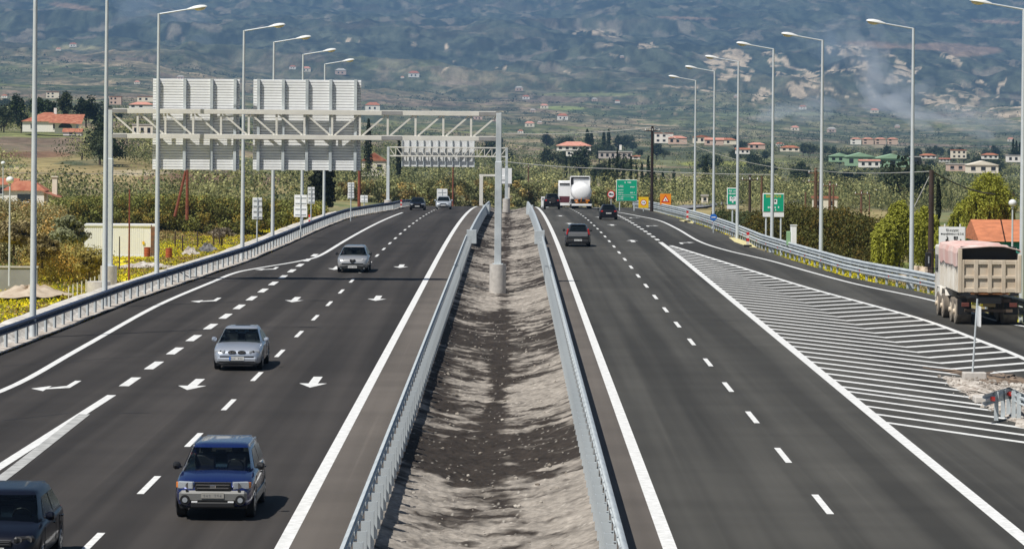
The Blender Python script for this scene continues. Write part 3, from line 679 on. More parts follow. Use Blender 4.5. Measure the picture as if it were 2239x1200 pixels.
# ------------------------------------------------------------------ gantries
def gantry(label, D, pxl, pxr, ptop, pbot_ch, foot_l, foot_r, signs, npan, post_w, group, ch=.23, detail=True, split=None):
    k = D / F; cy = lambda px, py: at(px, py, D)
    TL, TR = cy(pxl, ptop[0]), cy(pxr, ptop[1]); BL, BR = cy(pxl, pbot_ch[0]), cy(pxr, pbot_ch[1])
    t = thing("sign_gantry", label, "sign gantry", (TL.x, D, foot_l), group=group); O = Vector(t.location)
    zt = (TL.z + TR.z) / 2 - O.z; zb = (BL.z + BR.z) / 2 - O.z; W = TR.x - TL.x
    for x, ft in ((0, foot_l), (W, foot_r)):
        z0 = ft - O.z
        MB().tube((x, 0, z0 - .6), (x, 0, z0 + 1.08), post_w * 1.35, None, 20).build("footing", M_CONC, t, smooth=True)
        MB().box((x, 0, (z0 + 1.08 + zb - 1.1) / 2), (post_w * 1.12, post_w * 1.2, zb - 1.1 - z0 - 1.08)).box((x, 0, (zb - 1.1 + zt) / 2), (post_w * .92, post_w * .98, zt - zb + 1.1 + ch * .4)).build("post", M_GALV if x else M_LAMP, t, bevel=.02)
        MB().box((x, 0, z0 + 1.10), (post_w * 1.7, post_w * 1.7, .04)).build("base_plate", M_GALV, t)
    for z in (zt, zb):
        MB().box((W / 2, 0, z), (W - post_w + .02, ch, ch)).build("chord", M_CREAMW, t, bevel=.012)
        if detail:
            for fx in (.02, .725, .975): MB().box((W * fx, -ch / 2 - .012, z), (1.0 if fx > .5 else .9, .02, ch * .8)).box((W * fx, 0, z + ch / 2 + .012), (.9, ch * .8, .02)).build("splice_plate", M_CONCG, t)
    n = npan; dx = W / n
    for i in range(1, n): MB().bar((dx * i, 0, zb + ch / 2), (dx * i, 0, zt - ch / 2), .07 if not detail else .10, .07 if not detail else .10).build("strut", M_CREAMW, t)
    for i in range(n):
        a, b = (dx * i + .12, dx * (i + 1) - .1)
        if i < (split or n / 2): MB().bar((a, 0, zt - ch / 2), (b, 0, zb + ch / 2), .085, .085).build("brace", M_CREAMW, t)
        else: MB().bar((a, 0, zb + ch / 2), (b, 0, zt - ch / 2), .085, .085).build("brace", M_CREAMW, t)
    for (x0, x1, y0, y1, ribs) in signs:
        a, b = cy(x0, y0), cy(x1, y1); a2 = cy(x1, y0); sw = a2.x - a.x; z1 = (a.z + a2.z) / 2 - O.z; sh = (y1 - y0) * k; xc = (a.x + a2.x) / 2 - O.x
        p = MB().box((xc, .42, z1 - sh / 2), (sw, .03, sh)).build("sign_panel", M_BACK, t)
        nb = max(6, int(round(sh / .132))); mb = MB()
        for i in range(nb):
            zz = z1 - sh * (i + .5) / nb; hh = sh / nb
            mb.add([(xc - sw / 2, .404, zz - hh * .5), (xc + sw / 2, .404, zz - hh * .5), (xc + sw / 2, .404, zz + hh * .5), (xc - sw / 2, .404, zz + hh * .5),
                    (xc - sw / 2, .345, zz - hh * .34), (xc + sw / 2, .345, zz - hh * .34), (xc + sw / 2, .345, zz + hh * .40), (xc - sw / 2, .345, zz + hh * .40)],
                   [(0, 1, 5, 4), (4, 5, 6, 7), (7, 6, 2, 3), (0, 4, 7, 3), (1, 2, 6, 5)])
        mb.build("panel_boards", M_BACK, p)
        for rx in ribs:
            xx = xc - sw / 2 + sw * rx; MB().box((xx, .25, z1 - sh / 2), (.14 if detail else .09, .17, sh + .06)).build("sign_rib", M_GALV, p)
    return t
gantry("large steel truss gantry over the left carriageway with two blank backed signs", 156, 240.5, 1091, (243, 249), (298, 303), -.35, -.12,
       ((333, 523, 173, 372, (.06, .37, .68, .95)), (553, 789, 175, 373, (.05, .28, .50, .72, .95))), 14, .30, None, split=7.5)
gantry("second gantry farther down the left carriageway with one long sign", 352, 849, 1108, (321, 325), (340, 344), -2.0, -1.75,
       ((879, 1037, 305, 365, (.0, .1, .2, .3, .4, .5, .6, .7, .8, .9, 1.0)),), 16, .30, None, ch=.14, detail=False, split=9)
D = 372; t = thing("sign_portal", "small white portal frame carrying a box sign at the crest of the median", "sign gantry", at(1052, 450, D)); O = Vector(t.location); P = lambda px, py: at(px, py, D) - O
MB().box((0, 0, (P(1052, 386).z) / 2), (.42, .42, P(1052, 386).z)).build("post", M_CREAMW, t, bevel=.02)
q = P(1112, 386); MB().box((q.x, 0, q.z / 2), (.3, .42, q.z)).build("post", M_CREAMW, t, bevel=.02)
MB().box((q.x / 2, 0, q.z + .1), (q.x + .5, .3, .25)).build("beam", M_CREAMW, t, bevel=.02)
a, b = P(1083, 368), P(1119, 402); MB().box(((a.x + b.x) / 2, -.3, (a.z + b.z) / 2), (b.x - a.x, .2, a.z - b.z)).box(((a.x + b.x) / 2, -.42, (a.z + b.z) / 2 - .2), (.7, .08, .5)).build("sign_panel", M_BACK, t, bevel=.02)
# ------------------------------------------------------------------ road signs
def signback(x0, x1, y0, y1, ybot, D, label, twist=0, plates=1):
    c = at((x0 + x1) / 2, ybot, D); k = D / F; t = thing("road_sign", label, "road sign", c, twist, group="road signs seen from behind")
    W = (x1 - x0) * k; H = (y1 - y0) * k; zb = (ybot - y1) * k
    MB().tube((0, .06, -1.0), (0, .06, zb + H), .045, None, 8).build("post", M_GALV, t, smooth=True)
    for i in range(plates):
        hh = H / plates; zc = zb + hh * (i + .5)
        p = MB().box((0, 0, zc), (W * (1 if i % 2 == 0 else .94), .03, hh - .02)).build("sign_panel", M_BACK, t, bevel=.01)
        MB().box((0, -.03, zc + hh * .25), (W * .8, .03, .05)).box((0, -.03, zc - hh * .25), (W * .8, .03, .05)).box((0, -.05, zc), (.06, .03, hh * .98)).build("sign_bracket", M_GALV, p)
signback(551, 573, 432, 480, 530, 186, "grey back of a two part sign between lamp poles, left verge", R(8), 2)
signback(642, 672, 426, 475, 500, 215, "broad white back of a two part sign behind the lamp pole on the left verge", R(-10), 2)
signback(672, 688, 409, 446, 480, 232, "narrow grey sign back beside the dark cypress on the left verge", R(6), 2)
signback(760, 774, 399, 435, 465, 262, "tall narrow sign back left of the brown wooden pole", 0, 3)
signback(788, 804, 427, 443, 452, 300, "small square sign back right of the brown wooden pole", 0, 1)
signback(955, 978, 413, 444, 462, 385, "white square sign back above the silver car at the crest", 0, 1)
signback(1183, 1199, 430, 458, 463, 380, "white square sign back left of the dark off-road car", 0, 1)
def green_sign(x0, x1, y0, y1, ybot, D, label, kind):
    k = D / F; c = at((x0 + x1) / 2, ybot, D); t = thing("direction_sign", label, "road sign", c, 0)
    W = (x1 - x0) * k; H = (y1 - y0) * k; zb = (ybot - y1) * k
    for s in ((-.33, .36) if kind != 'narrow' else (0,)): MB().tube((W * s, .08, -1.5), (W * s, .08, zb + H), .06, None, 8).build("post", M_LAMP, t, smooth=True)
    p = MB().box((0, 0, zb + H / 2), (W, .05, H)).build("border", M_SWHT, t, bevel=.02)
    MB().box((0, -.03, zb + H / 2), (W - .10, .02, H - .10)).build("sign_face", M_GRN, t)
    y = -.046; bars = MB(); rr = random.Random(int(x0))
    def bar(cx, cz, w, h, g=bars):                # short strokes that stand for lettering too small to read
        n = max(2, int(w / (h * .75)))
        for i in range(n):
            if rr.random() < .9: g.box((cx - w / 2 + w * (i + .5) / n, y, zb + cz + rr.uniform(-.01, .01)), (w / n * .62, .008, h * rr.uniform(.7, 1)))
    if kind == 'dist':
        bar(-W * .12, H * .87, W * .16, .16); bar(W * .12, H * .87, W * .18, .16)
        for z, c_m in ((.72, 0), (.66, 1), (.52, 0), (.40, 1), (.30, 0), (.18, 1), (.10, 0)):
            bar(-W * .28, H * z, W * .24, .09); 
            if c_m: bar(W * .27, H * z, W * .22, .12)
        bars.box((0, y, zb + H * .30), (W * .9, .008, .02)); bars.box((0, y, zb + H * .22), (W * .5, .008, .015))
    elif kind == 'narrow':
        bar(0, H * .82, W * .7, .10); bar(0, H * .66, W * .75, .12); bars.box((-W * .17, y, zb + H * .36), (W * .20, .008, H * .28)).box((W * .17, y, zb + H * .36), (W * .20, .008, H * .28)).box((0, y, zb + H * .40), (W * .3, .008, .10)).box((0, y, zb + H * .22), (W * .12, .008, H * .2))
    else:
        g2 = MB(); bar(0, H * .90, W * .7, .07, g2); bar(0, H * .81, W * .7, .07, g2); g2.build("symbol", M_YEL, t)
        bars.box((W * .10, y, zb + H * .56), (W * .14, .008, H * .26)); MB().box((W * .08, y - .01, zb + H * .60), (W * .07, .008, H * .10)).build("symbol", M_INK, t)
        bar(0, H * .26, W * .55, .13); bar(.05, H * .12, W * .2, .11)
    bars.build("symbol", M_SWHT, t)
    if kind != 'dist': MB().box((0, 0, zb - .16), (W * .98, .04, .28)).build("foot_plate", M_SWHT, t)
    return t
green_sign(1347, 1393, 393, 440, 462, 335, "square green distance sign behind the dark hatchback", 'dist')
green_sign(1589, 1614, 411, 448, 500, 232, "narrow green sign partly hidden by a lamp pole", 'narrow')
green_sign(1667, 1714, 423, 464, 521, 205, "wide green sign on two posts with a white foot plate", 'wide')
def work_sign(x0, x1, y0, y1, ybot, D, m, kind, label):
    k = D / F; c = at((x0 + x1) / 2, ybot, D); t = thing("work_sign", label, "road sign", c); W = (x1 - x0) * k; H = (y1 - y0) * k; zb = (ybot - y1) * k; zc = zb + H / 2
    MB().tube((0, .06, -1.5), (0, .06, zb + H * .8), .05, None, 8).build("post", M_GALV, t)
    MB().box((0, 0, zc), (W, .04, H)).build("sign_face", m, t, bevel=.01)
    def disc(r, y, m_, n=28, sh=0): MB().add([(math.cos(2 * math.pi * i / n) * r, y, zc + sh + math.sin(2 * math.pi * i / n) * r) for i in range(n)], [tuple(range(n))]).build("symbol", m_, t)
    if kind == 'limit':
        disc(W * .30, -.024, M_SRED); disc(W * .23, -.028, M_SWHT); MB().box((-W * .07, -.032, zc), (W * .08, .004, W * .16)).box((W * .07, -.032, zc), (W * .08, .004, W * .16)).build("symbol", M_INK, t)
    else:
        for r, y, m_ in ((W * .46, -.024, M_SRED), (W * .27, -.028, M_SWHT)):
            MB().add([(0, y, zc + r * .85), (-r * .87, y, zc - r * .6), (r * .87, y, zc - r * .6)], [(0, 1, 2)]).build("symbol", m_, t)
        MB().box((0, -.032, zc - W * .02), (W * .07, .004, W * .14)).box((W * .05, -.032, zc - W * .10), (W * .12, .004, W * .05)).build("symbol", M_INK, t)
work_sign(1396, 1418, 431, 455, 462, 330, M_YEL, 'limit', "yellow square sign with a round speed limit beside the tall dark pole")
work_sign(1443, 1467, 424, 448, 466, 320, M_ORG, 'tri', "orange square sign with a red warning triangle")
D = 345; c = at(1336, 462, D); t = thing("round_sign", "round red bordered sign with a black symbol left of the green distance sign", "road sign", c); k = D / F
MB().tube((0, .05, -1), (0, .05, 34 * k), .04, None, 8).build("post", M_GALV, t)
for r, y, m_ in ((8.5 * k, 0, M_SRED), (6.3 * k, -.01, M_SWHT)): MB().tube((0, y + .01, 37 * k), (0, y - .015, 37 * k), r, None, 28).build("sign_face", m_, t)
MB().box((0, -.035, 37 * k), (10 * k, .01, 2.6 * k)).box((-2 * k, -.035, 38.5 * k), (4 * k, .01, 2 * k)).build("symbol", M_INK, t)
D = 235; c = at(1560, 492, D); k = D / F; t = thing("round_sign", "small round blue sign at the foot of a lamp pole", "road sign", c)
MB().tube((0, .05, -1), (0, .05, 18 * k), .04, None, 8).build("post", M_GALV, t); MB().tube((0, .02, 17 * k), (0, -.02, 17 * k), 7.5 * k, None, 24).build("sign_face", M_BLUE, t); MB().box((0, -.03, 17 * k), (9 * k, .01, 2 * k)).build("symbol", M_SWHT, t)
# speed control notice
D = 152; k = D / F; c = at(2081, 625, D); t = thing("notice_sign", "white notice with black writing and two pictograms behind the dump truck", "road sign", c)
W = 56 * k; H = 100 * k; zt = 128 * k
for s in (-.28, .32): MB().tube((W * s, .07, -1.2), (W * s, .07, zt + .16), .04, None, 8).build("post", M_CREAMW, t)
MB().box((0, 0, zt - H / 2), (W, .05, H)).build("sign_face", M_SWHT, t, bevel=.01); MB().box((0, .01, zt - H / 2), (W + .05, .04, H + .05)).build("border", M_GALV, t)
text("Έλεγχος", .15, M_INK, t, (0, -.034, zt - .14), (R(90), 0, 0)); text("παραβάσεων Κ.Ο.Κ", .12, M_INK, t, (0, -.034, zt - .31), (R(90), 0, 0))
mb = MB().box((-.26, -.034, zt - .64), (.10, .01, .16)).box((-.22, -.034, zt - .52), (.07, .01, .07)).bar((-.22, -.034, zt - .60), (-.10, -.034, zt - .70), .01, .05).bar((-.30, -.034, zt - .56), (-.33, -.034, zt - .76), .01, .05).box((-.25, -.034, zt - .44), (.05, .01, .05))
mb.build("symbol", M_INK, t)
mb = MB(); 
for a, b, w_, h_ in ((.12, .58, .10, .10), (.23, .58, .07, .10), (.12, .70, .06, .09), (.20, .72, .10, .12), (.12, .80, .10, .06), (.25, .80, .05, .08), (.40, .70, .06, .09)): mb.box((a, -.034, zt - b + .10), (w_, .01, h_))
mb.build("symbol", M_INK, t)
c = at(1735, 535, 190); k = 190 / F; t = thing("roadside_cabinet", "white roadside cabinet with a green flank behind the right barrier", "cabinet", c)
MB().box((0, 0, 20 * k), (13 * k, .5, 44 * k)).build("cabinet_body", M_SWHT, t, bevel=.03); MB().box((-11 * k, .1, 14 * k), (8 * k, .5, 30 * k)).build("side_panel", mat("pale_green", (.25, .42, .22), .6), t, bevel=.02)
MB().box((0, 0, 42.6 * k), (14.5 * k, .56, 1.2 * k)).build("cabinet_roof", M_SWHT, t)
# thin post on its concrete block
c = gp(2130, 832); t = thing("marker_post", "thin grey post with a narrow edge-on plate standing on a concrete block on the island", "road sign", c)
MB().box((0, 0, .14), (.72, .42, .26)).build("concrete_block", M_CONC, t, bevel=.03, seg=2)
MB().tube((-.05, 0, .27), (.08, 0, 2.55), .03, None, 8).build("post", M_GALV, t, smooth=True); MB().box((.14, .0, 2.0), (.05, .5, .62)).build("sign_panel", M_BACK, t)
for px, py in ((677, 497), (877, 457), (1635, 540), (1503, 486)):
    c = gp(px, py); t = thing("delineator", {677: "orange and white marker board on the left gutter", 877: "orange and white marker board near the crest on the left", 1635: "red and white marker board on the yellow patch by the right barrier", 1503: "small red and white marker board far along the right barrier"}[px], "marker board", c)
    MB().box((0, 0, .08), (.5, .3, .12)).build("foot", M_BLK, t)
    for i in range(4): MB().box((0, 0, .26 + i * .2), (.18, .03, .19)).build("board_stripe", M_SRED if i % 2 else M_CREAMW, t)
# ------------------------------------------------------------------ cars
def paint(name, c, metal=.35, rough=.28): return mat(name, c, rough, metal, coat=1.0)
def ring(y, hw, zl, zt, crown=.03, sh=.13):
    zm = (zl + zt) / 2
    h = [(.0, zl), (.80 * hw, zl), (.95 * hw, zl + .05), (.992 * hw, zl + .16), (1.0 * hw, zm), (.992 * hw, zt - sh), (.965 * hw, zt - sh * .5), (.90 * hw, zt - sh * .12), (.72 * hw, zt + crown * .35), (.4 * hw, zt + crown * .8), (0, zt + crown)]
    return [Vector((x, y, z)) for x, z in h] + [Vector((-x, y, z)) for x, z in h[-2:0:-1]]
def arch_cut(o, cuts):
    pass
def car(name, label, cat, loc, rz, L, W, H, pm, st, group=None):
    """st: style dict.  Front of the car is +Y."""
    t = thing(name, label, cat, loc, rz, group); hl = L / 2; hw = W / 2; zl = st.get('zl', .22); hood = st.get('hood', .78); belt = st.get('belt', .93); k = st.get('tail', 'hatch')
    cow = hl - st.get('cowl', 1.15); wf = hl - st.get('wf', .86); wr = -hl + st.get('wr', .80); wrad = st.get('wr_', .31)
    tail_top = belt + (.02 if k != 'sedan' else .0)
    S = [(hl, hw * .70, zl + .14, hood - .24, 0), (hl - .04, hw * .80, zl + .05, hood - .14, .01), (hl - .14, hw * .90, zl, hood - .05, .02), (hl - .34, hw * .965, zl, hood + .02, .03), (hl - .7, hw, zl, hood + .07, .04),
         ((hl - .7 + cow) / 2, hw, zl, (hood + .07 + belt) / 2, .04), (cow, hw, zl, belt, .03), (0, hw, zl, belt + .01, .02), (-hl + 1.2, hw, zl, belt + .02, .02), (-hl + .55, hw * .985, zl + .02, tail_top, .02)]
    if k == 'sedan': S += [(-hl + .18, hw * .94, zl + .05, belt - .02, .02), (-hl + .05, hw * .88, zl + .08, belt - .10, .01), (-hl, hw * .80, zl + .14, belt - .22, 0)]
    else: S += [(-hl + .16, hw * .95, zl + .04, belt - .0, .01), (-hl + .04, hw * .90, zl + .08, belt - .08, .0), (-hl, hw * .84, zl + .14, belt - .2, 0)]
    S = [s for s in S]
    body = MB().loft([ring(y, a, b, c, d) for y, a, b, c, d in S]).build("body", pm, t, smooth=True)
    # cabin
    tw = st.get('tw', .60); wsx = st.get('rake', .72); rf = cow - wsx; rr = -hl + {'sedan': 1.35, 'hatch': .62, 'wagon': .42}[k]; rb = -hl + {'sedan': .62, 'hatch': .14, 'wagon': .12}[k]
    bw = hw * .935; zt = H; zs = belt - .02
    def cab_ring(z, yf, yr, w_, wf_=.94): 
        return [Vector((x, y, z)) for x, y in ((-w_ * wf_ * .6, yf + .05), (w_ * wf_ * .6, yf + .05), (w_ * wf_, yf), (w_, yf - .25), (w_, (yf + yr) / 2), (w_ * .985, yr + .22), (w_ * .92, yr), (w_ * .55, yr - .03), (-w_ * .55, yr - .03), (-w_ * .92, yr), (-w_ * .985, yr + .22), (-w_, (yf + yr) / 2), (-w_, yf - .25), (-w_ * wf_, yf))]
    mixw = lambda a: bw + (tw - bw) * a
    rings = [cab_ring(zs, cow + .04, rb, bw)] + [cab_ring(zs + (zt - .09 - zs) * a, cow + .04 + (rf - cow) * a, rb + (rr - rb) * a, mixw(a * .93)) for a in (.35, .7, 1.0)]
    rings += [cab_ring(zt - .035, rf - .06, rr + .08, tw * .93), cab_ring(zt - .005, rf - .22, rr + .25, tw * .80), cab_ring(zt, rf - .5, rr + .5, tw * .45)]
    see = st.get('see'); cm = MB().loft(rings, cap=not see)
    if see:
        n_ = 14; keep = []
        for i, f in enumerate(cm.f):
            lv, j = divmod(i, n_)
            if lv < 3 and j in (13, 0, 1, 6, 7, 8): continue
            keep.append(f)
        cm.f = keep + [tuple(range(6 * n_, 7 * n_))]
    cab = cm.build("cabin", pm, t, smooth=True)
    if see:
        zf = zs - .28
        MB().box((0, cow - .22, zs - .10), (hw * 1.75, .50, .20)).build("dashboard", M_DASH, t, bevel=.04)
        MB().box((0, (cow + rb) / 2, zf - .12), (hw * 1.7, (cow - rb) * .9, .06)).build("cabin_floor", M_DASH, t)
        for s in (-1, 1):
            st_ = MB().box((s * .36, cow - .95, zs + .02), (.46, .14, .60), Matrix.Rotation(-.25, 3, 'X')).box((s * .36, cow - .72, zf + .02), (.46, .5, .14)).build("seat", M_SEAT, t, bevel=.04)
            MB().box((s * .36, cow - 1.06, zs + .42), (.26, .10, .18)).build("headrest", M_SEAT, st_, bevel=.03)
        MB().box((0, rb + .75 if k != 'sedan' else rb + .55, zs - .02), (1.15, .14, .44), Matrix.Rotation(-.2, 3, 'X')).build("seat", M_SEAT, t, bevel=.04)
        wh = MB()
        for q in range(12):
            a0, a1 = q * math.pi / 6, (q + 1) * math.pi / 6; c0 = Vector((-.36 + math.cos(a0) * .18, cow - .50 + math.sin(a0) * .05, zs + .07 + math.sin(a0) * .16)); c1 = Vector((-.36 + math.cos(a1) * .18, cow - .50 + math.sin(a1) * .05, zs + .07 + math.sin(a1) * .16)); wh.tube(c0, c1, .016, None, 6)
        wh.build("steering_wheel", M_BLK, t); MB().box((0, rf + .02, H - .17), (.22, .03, .06)).build("rear_view_mirror", M_BLK, t, bevel=.01)
    # panes: slightly proud of the cabin
    def pt(side, a, yv): return Vector((side * (mixw(a * .93) + .008), yv, zs + (zt - .09 - zs) * a))
    def fr(u, a): # front surface
        return Vector((u * mixw(a * .93) * .94, cow + .04 + (rf - cow) * a + .012 + .05 * (1 - min(1, max(0, (abs(u) - .6) / .4))) , zs + (zt - .09 - zs) * a + .008))
    def rrp(u, a): return Vector((u * mixw(a * .93) * .92, rb + (rr - rb) * a - .012 - .03 * (1 - min(1, max(0, (abs(u) - .6) / .4))), zs + (zt - .09 - zs) * a + .006))
    def pane(nm, fn, us, as_):
        V = [fn(u, a) for a in as_ for u in us]; n = len(us)
        return MB().add(V, [(i * n + j, i * n + j + 1, (i + 1) * n + j + 1, (i + 1) * n + j) for i in range(len(as_) - 1) for j in range(n - 1)]).build(nm, M_CLEAR if see else M_GLASS, t, smooth=False)
    pane("windshield", fr, (-.985, -.6, 0, .6, .985) if see else (-.95, -.6, 0, .6, .95), (.0, .5, 1.0) if see else (.06, .5, .98))
    pane("rear_window", rrp, (-.84, -.6, 0, .6, .84) if not see else (-.98, -.6, 0, .6, .98), (.22 if k != 'sedan' else .1, .6, .93) if not see else (0, .6, 1))
    for s in (-1, 1):
        f0 = lambda a: cow + .04 + (rf - cow) * a - .30 + .02; r0 = lambda a: rb + (rr - rb) * a + .28
        mid = (cow + rb) / 2 - .12
        for a0, a1, nm in (("f", mid + .05, "side_window"), (mid - .05, "r", "side_window")):
            ya = lambda a, q: f0(a) if q == "f" else (r0(a) if q == "r" else q)
            MB().add([pt(s, .12, ya(.12, a0)), pt(s, .12, ya(.12, a1)), pt(s, .88, ya(.88, a1)), pt(s, .88, ya(.88, a0))], [(0, 1, 2, 3)]).build(nm, M_GLASS, t)
        # mirror
        mz = belt + .08
        mb = MB(); mb.loft([[Vector((s * (hw - .015 + d), cow - .28 + e * .08 * math.cos(q), mz + e * .085 * math.sin(q))) for q in np.linspace(0, 2 * math.pi, 9)[:-1]] for d, e in ((0, .5), (.05, 1), (.13, 1.05), (.17, .6))])
        mb.build("mirror", st.get('mirror', pm), t, smooth=True)
        MB().box((s * (hw - .0), cow - .28, mz - .03), (.10, .05, .04)).build("mirror_arm", M_BLK, t)
        # door seams and handles
        for yy in (cow - .12, mid, -hl + 1.05): MB().box((s * (hw * .996), yy, (belt + zl) / 2 + .02), (.012, .012, (belt - zl) * .62)).build("door_seam", M_BLK, t)
        for yy in (mid + .25, mid - .85): MB().box((s * (hw + .008), yy, belt - .17), (.03, .16, .025)).build("handle", st.get('mirror', pm), t)
        # wheels and arches
        for yw in (wf, wr):
            wl = MB().tube((s * (hw - .22), 0, 0), (s * (hw - .005), 0, 0), wrad, None, 24).build("wheel", M_TYRE, t, (0, yw, wrad), smooth=True, bevel=.02)
            MB().tube((s * (hw - .02), 0, 0), (s * (hw + .004), 0, 0), wrad * .66, wrad * .60, 18).build("rim", M_RIM, wl, smooth=True)
            for q in range(5):
                a = q * 2 * math.pi / 5; MB().box((s * (hw + .006), math.cos(a) * wrad * .36, math.sin(a) * wrad * .36), (.006, wrad * .16, wrad * .22), Matrix.Rotation(a, 3, 'X')).build("rim_gap", M_BLK, wl)
            V = []; n = 16
            for i in range(n + 1):
                a = math.pi * i / n - .25 + (.5 * i / n); 
                for rr_ in (wrad * .98, wrad * 1.20): V.append(Vector((s * (hw + .003), yw + math.cos(a) * rr_, wrad + math.sin(a) * rr_)))
            MB().add(V, [(2 * i, 2 * i + 1, 2 * i + 3, 2 * i + 2) for i in range(n)]).build("wheel_arch", M_BLK, t)
    # underside shadow box
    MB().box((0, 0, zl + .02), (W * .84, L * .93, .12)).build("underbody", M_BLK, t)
    return t, dict(hl=hl, hw=hw, hood=hood, belt=belt, zl=zl, cow=cow, zt=zt, rf=rf, rr=rr, tw=tw, rb=rb, zs=zs)
def front(t, g, kind):
    hl, hw, hood, zl = g['hl'], g['hw'], g['hood'], g['zl']
    B = lambda nm, m, *bx, bev=.0, par=t: (lambda mb: [mb.box(c, d, r) for c, d, r in bx] and mb.build(nm, m, par, bevel=bev))(MB())
    if kind == 'suv':
        B("bumper", GREYC, ((0, hl - .06, zl + .24), (hw * 1.72, .24, .26), None), bev=.06)
        B("bumper", M_BLK, ((0, hl + .0, zl + .06), (hw * 1.1, .16, .12), None), bev=.02)
        for s in (-1, 1):
            r_ = Matrix.Rotation(-s * .32, 3, 'Z')
            h = MB().box((s * hw * .69, hl - .115, hood - .085), (.36, .12, .17), r_).build("headlight", M_LENS, t, bevel=.02)
            B("indicator", M_AMB, ((s * hw * .885, hl - .195, hood - .085), (.11, .08, .13), Matrix.Rotation(-s * .8, 3, 'Z')), par=h, bev=.01)
            MB().tube((s * hw * .62, hl - .06, hood - .085), (s * hw * .62, hl - .035, hood - .085), .07, None, 16).build("lamp_bulb", M_CHR, h)
            f = MB().tube((s * hw * .70, hl + .02, zl + .17), (s * hw * .70, hl + .075, zl + .17), .115, .11, 20).build("fog_lamp", M_BLK, t)
            MB().tube((s * hw * .70, hl + .07, zl + .17), (s * hw * .70, hl + .09, zl + .17), .058, None, 16).build("lamp_glass", M_LENS, f)
            B("bumper_trim", M_SWHT, ((s * hw * .46, hl + .068, zl + .13), (.13, .02, .03), None))
            B("washer", M_BLK, ((s * hw * .66, hl + .03, zl + .385), (.05, .04, .04), None))
            rb_ = MB(); zr_ = g['zt'] - .085
            rb_.bar((s * (g['tw'] - .02), g['rf'] - .15, zr_ + .04), (s * (g['tw'] - .02), g['rr'] + .25, zr_ + .04), .045, .05)
            for yy in (g['rf'] - .2, (g['rf'] + g['rr']) / 2, g['rr'] + .3): rb_.box((s * (g['tw'] - .02), yy, zr_ - .02), (.05, .12, .09))
            rb_.build("roof_rail", M_RIM, t, bevel=.01)
            for sy in (-1, 1): pass
            MB().box((s * (hw + .002), -.0, zl + .10), (.03, g['hl'] * 1.05, .20)).build("side_cladding", GREYC, t, bevel=.01)
        gr = B("grille", M_BLK, ((0, hl + .0, hood - .10), (hw * .92, .05, .19), None), bev=.02)
        B("grille_bar", M_CHR, ((0, hl + .03, hood - .065), (hw * .84, .02, .022), None), ((0, hl + .03, hood - .135), (hw * .80, .02, .022), None), ((0, hl + .03, hood - .005), (hw * .94, .02, .014), None), par=gr)
        B("emblem", M_CHR, ((0, hl + .04, hood - .10), (.13, .02, .07), None), par=gr, bev=.02)
        plate(t, 0, hl + .07, zl + .27, .50, None)
        # second colour low on the doors is the cladding above; wiper arms
        B("wiper", M_BLK, ((-.3, g['cow'] + .03, g['belt'] + .02), (.5, .02, .015), Matrix.Rotation(.1, 3, 'Z')), ((.25, g['cow'] + .03, g['belt'] + .02), (.5, .02, .015), Matrix.Rotation(.1, 3, 'Z')))
    elif kind == 'sedan':
        for s in (-1, 1):
            h = MB().box((s * hw * .70, hl - .13, hood - .12), (.40, .12, .13), Matrix.Rotation(-s * .42, 3, 'Z')).build("headlight", M_LENS, t, bevel=.03)
            MB().tube((s * hw * .66, hl - .09, hood - .115), (s * hw * .66, hl - .045, hood - .115), .05, None, 12).build("lamp_bulb", M_INK, h)
            B("indicator", M_AMB, ((s * hw * .86, hl - .225, hood - .115), (.07, .08, .07), Matrix.Rotation(-s * .8, 3, 'Z')), par=h)
            gr = MB(); gr.loft([[Vector((s * (.17 + .145 * math.cos(a)), hl - .015 + dd, hood - .13 + .062 * math.sin(a))) for a in np.linspace(0, 2 * math.pi, 17)[:-1]] for dd in (-.06, .012)]).build("grille", M_BLK, t)
            B("grille_bar", M_CHR, ((s * .17, hl + .002, hood - .13), (.24, .012, .012), None), ((s * .17, hl + .002, hood - .165), (.2, .012, .010), None))
        B("bumper", SILV, ((0, hl - .045, zl + .17), (hw * 1.66, .17, .20), None), bev=.06)
        B("air_intake", M_BLK, ((0, hl + .035, zl + .10), (hw * 1.45, .03, .055), None), ((0, hl + .02, zl - .02), (hw * 1.3, .05, .05), None))
        plate(t, 0, hl + .05, zl + .22, .52, None, eu=True)
    elif kind == 'hatch2':
        for s in (-1, 1):
            MB().box((s * hw * .74, hl - .17, hood - .09), (.34, .12, .12), Matrix.Rotation(-s * .5, 3, 'Z')).build("headlight", mat("grey_lens", (.35, .36, .37), .2, coat=1), t, bevel=.04)
            B("air_intake", M_BLK, ((s * hw * .52, hl + .035, zl + .13), (hw * .62, .03, .05), Matrix.Rotation(s * .12, 3, 'Y')))
            MB().tube((s * hw * .72, hl + .02, zl + .03), (s * hw * .72, hl + .04, zl + .03), .05, None, 12).build("fog_lamp", M_LENS, t)
        gr = MB(); P_ = [(-.17, .07), (-.10, .10), (0, .06), (.10, .10), (.17, .07), (.15, -.03), (.06, -.11), (-.06, -.11), (-.15, -.03)]
        gr.loft([[Vector((x, hl + d, hood - .16 + z)) for x, z in P_] for d in (-.08, .015)]).build("grille", M_BLK, t)
        MB().box((0, hl + .02, hood - .14), (.02, .02, .16)).box((0, hl + .02, hood - .15), (.2, .02, .015)).build("grille_bar", M_CHR, t)
        B("bumper", M_BLK, ((0, hl - .02, zl + .03), (hw * 1.5, .12, .10), None), bev=.02)
        plate(t, 0, hl + .05, zl + .10, .52, None)
    elif kind == 'dark':
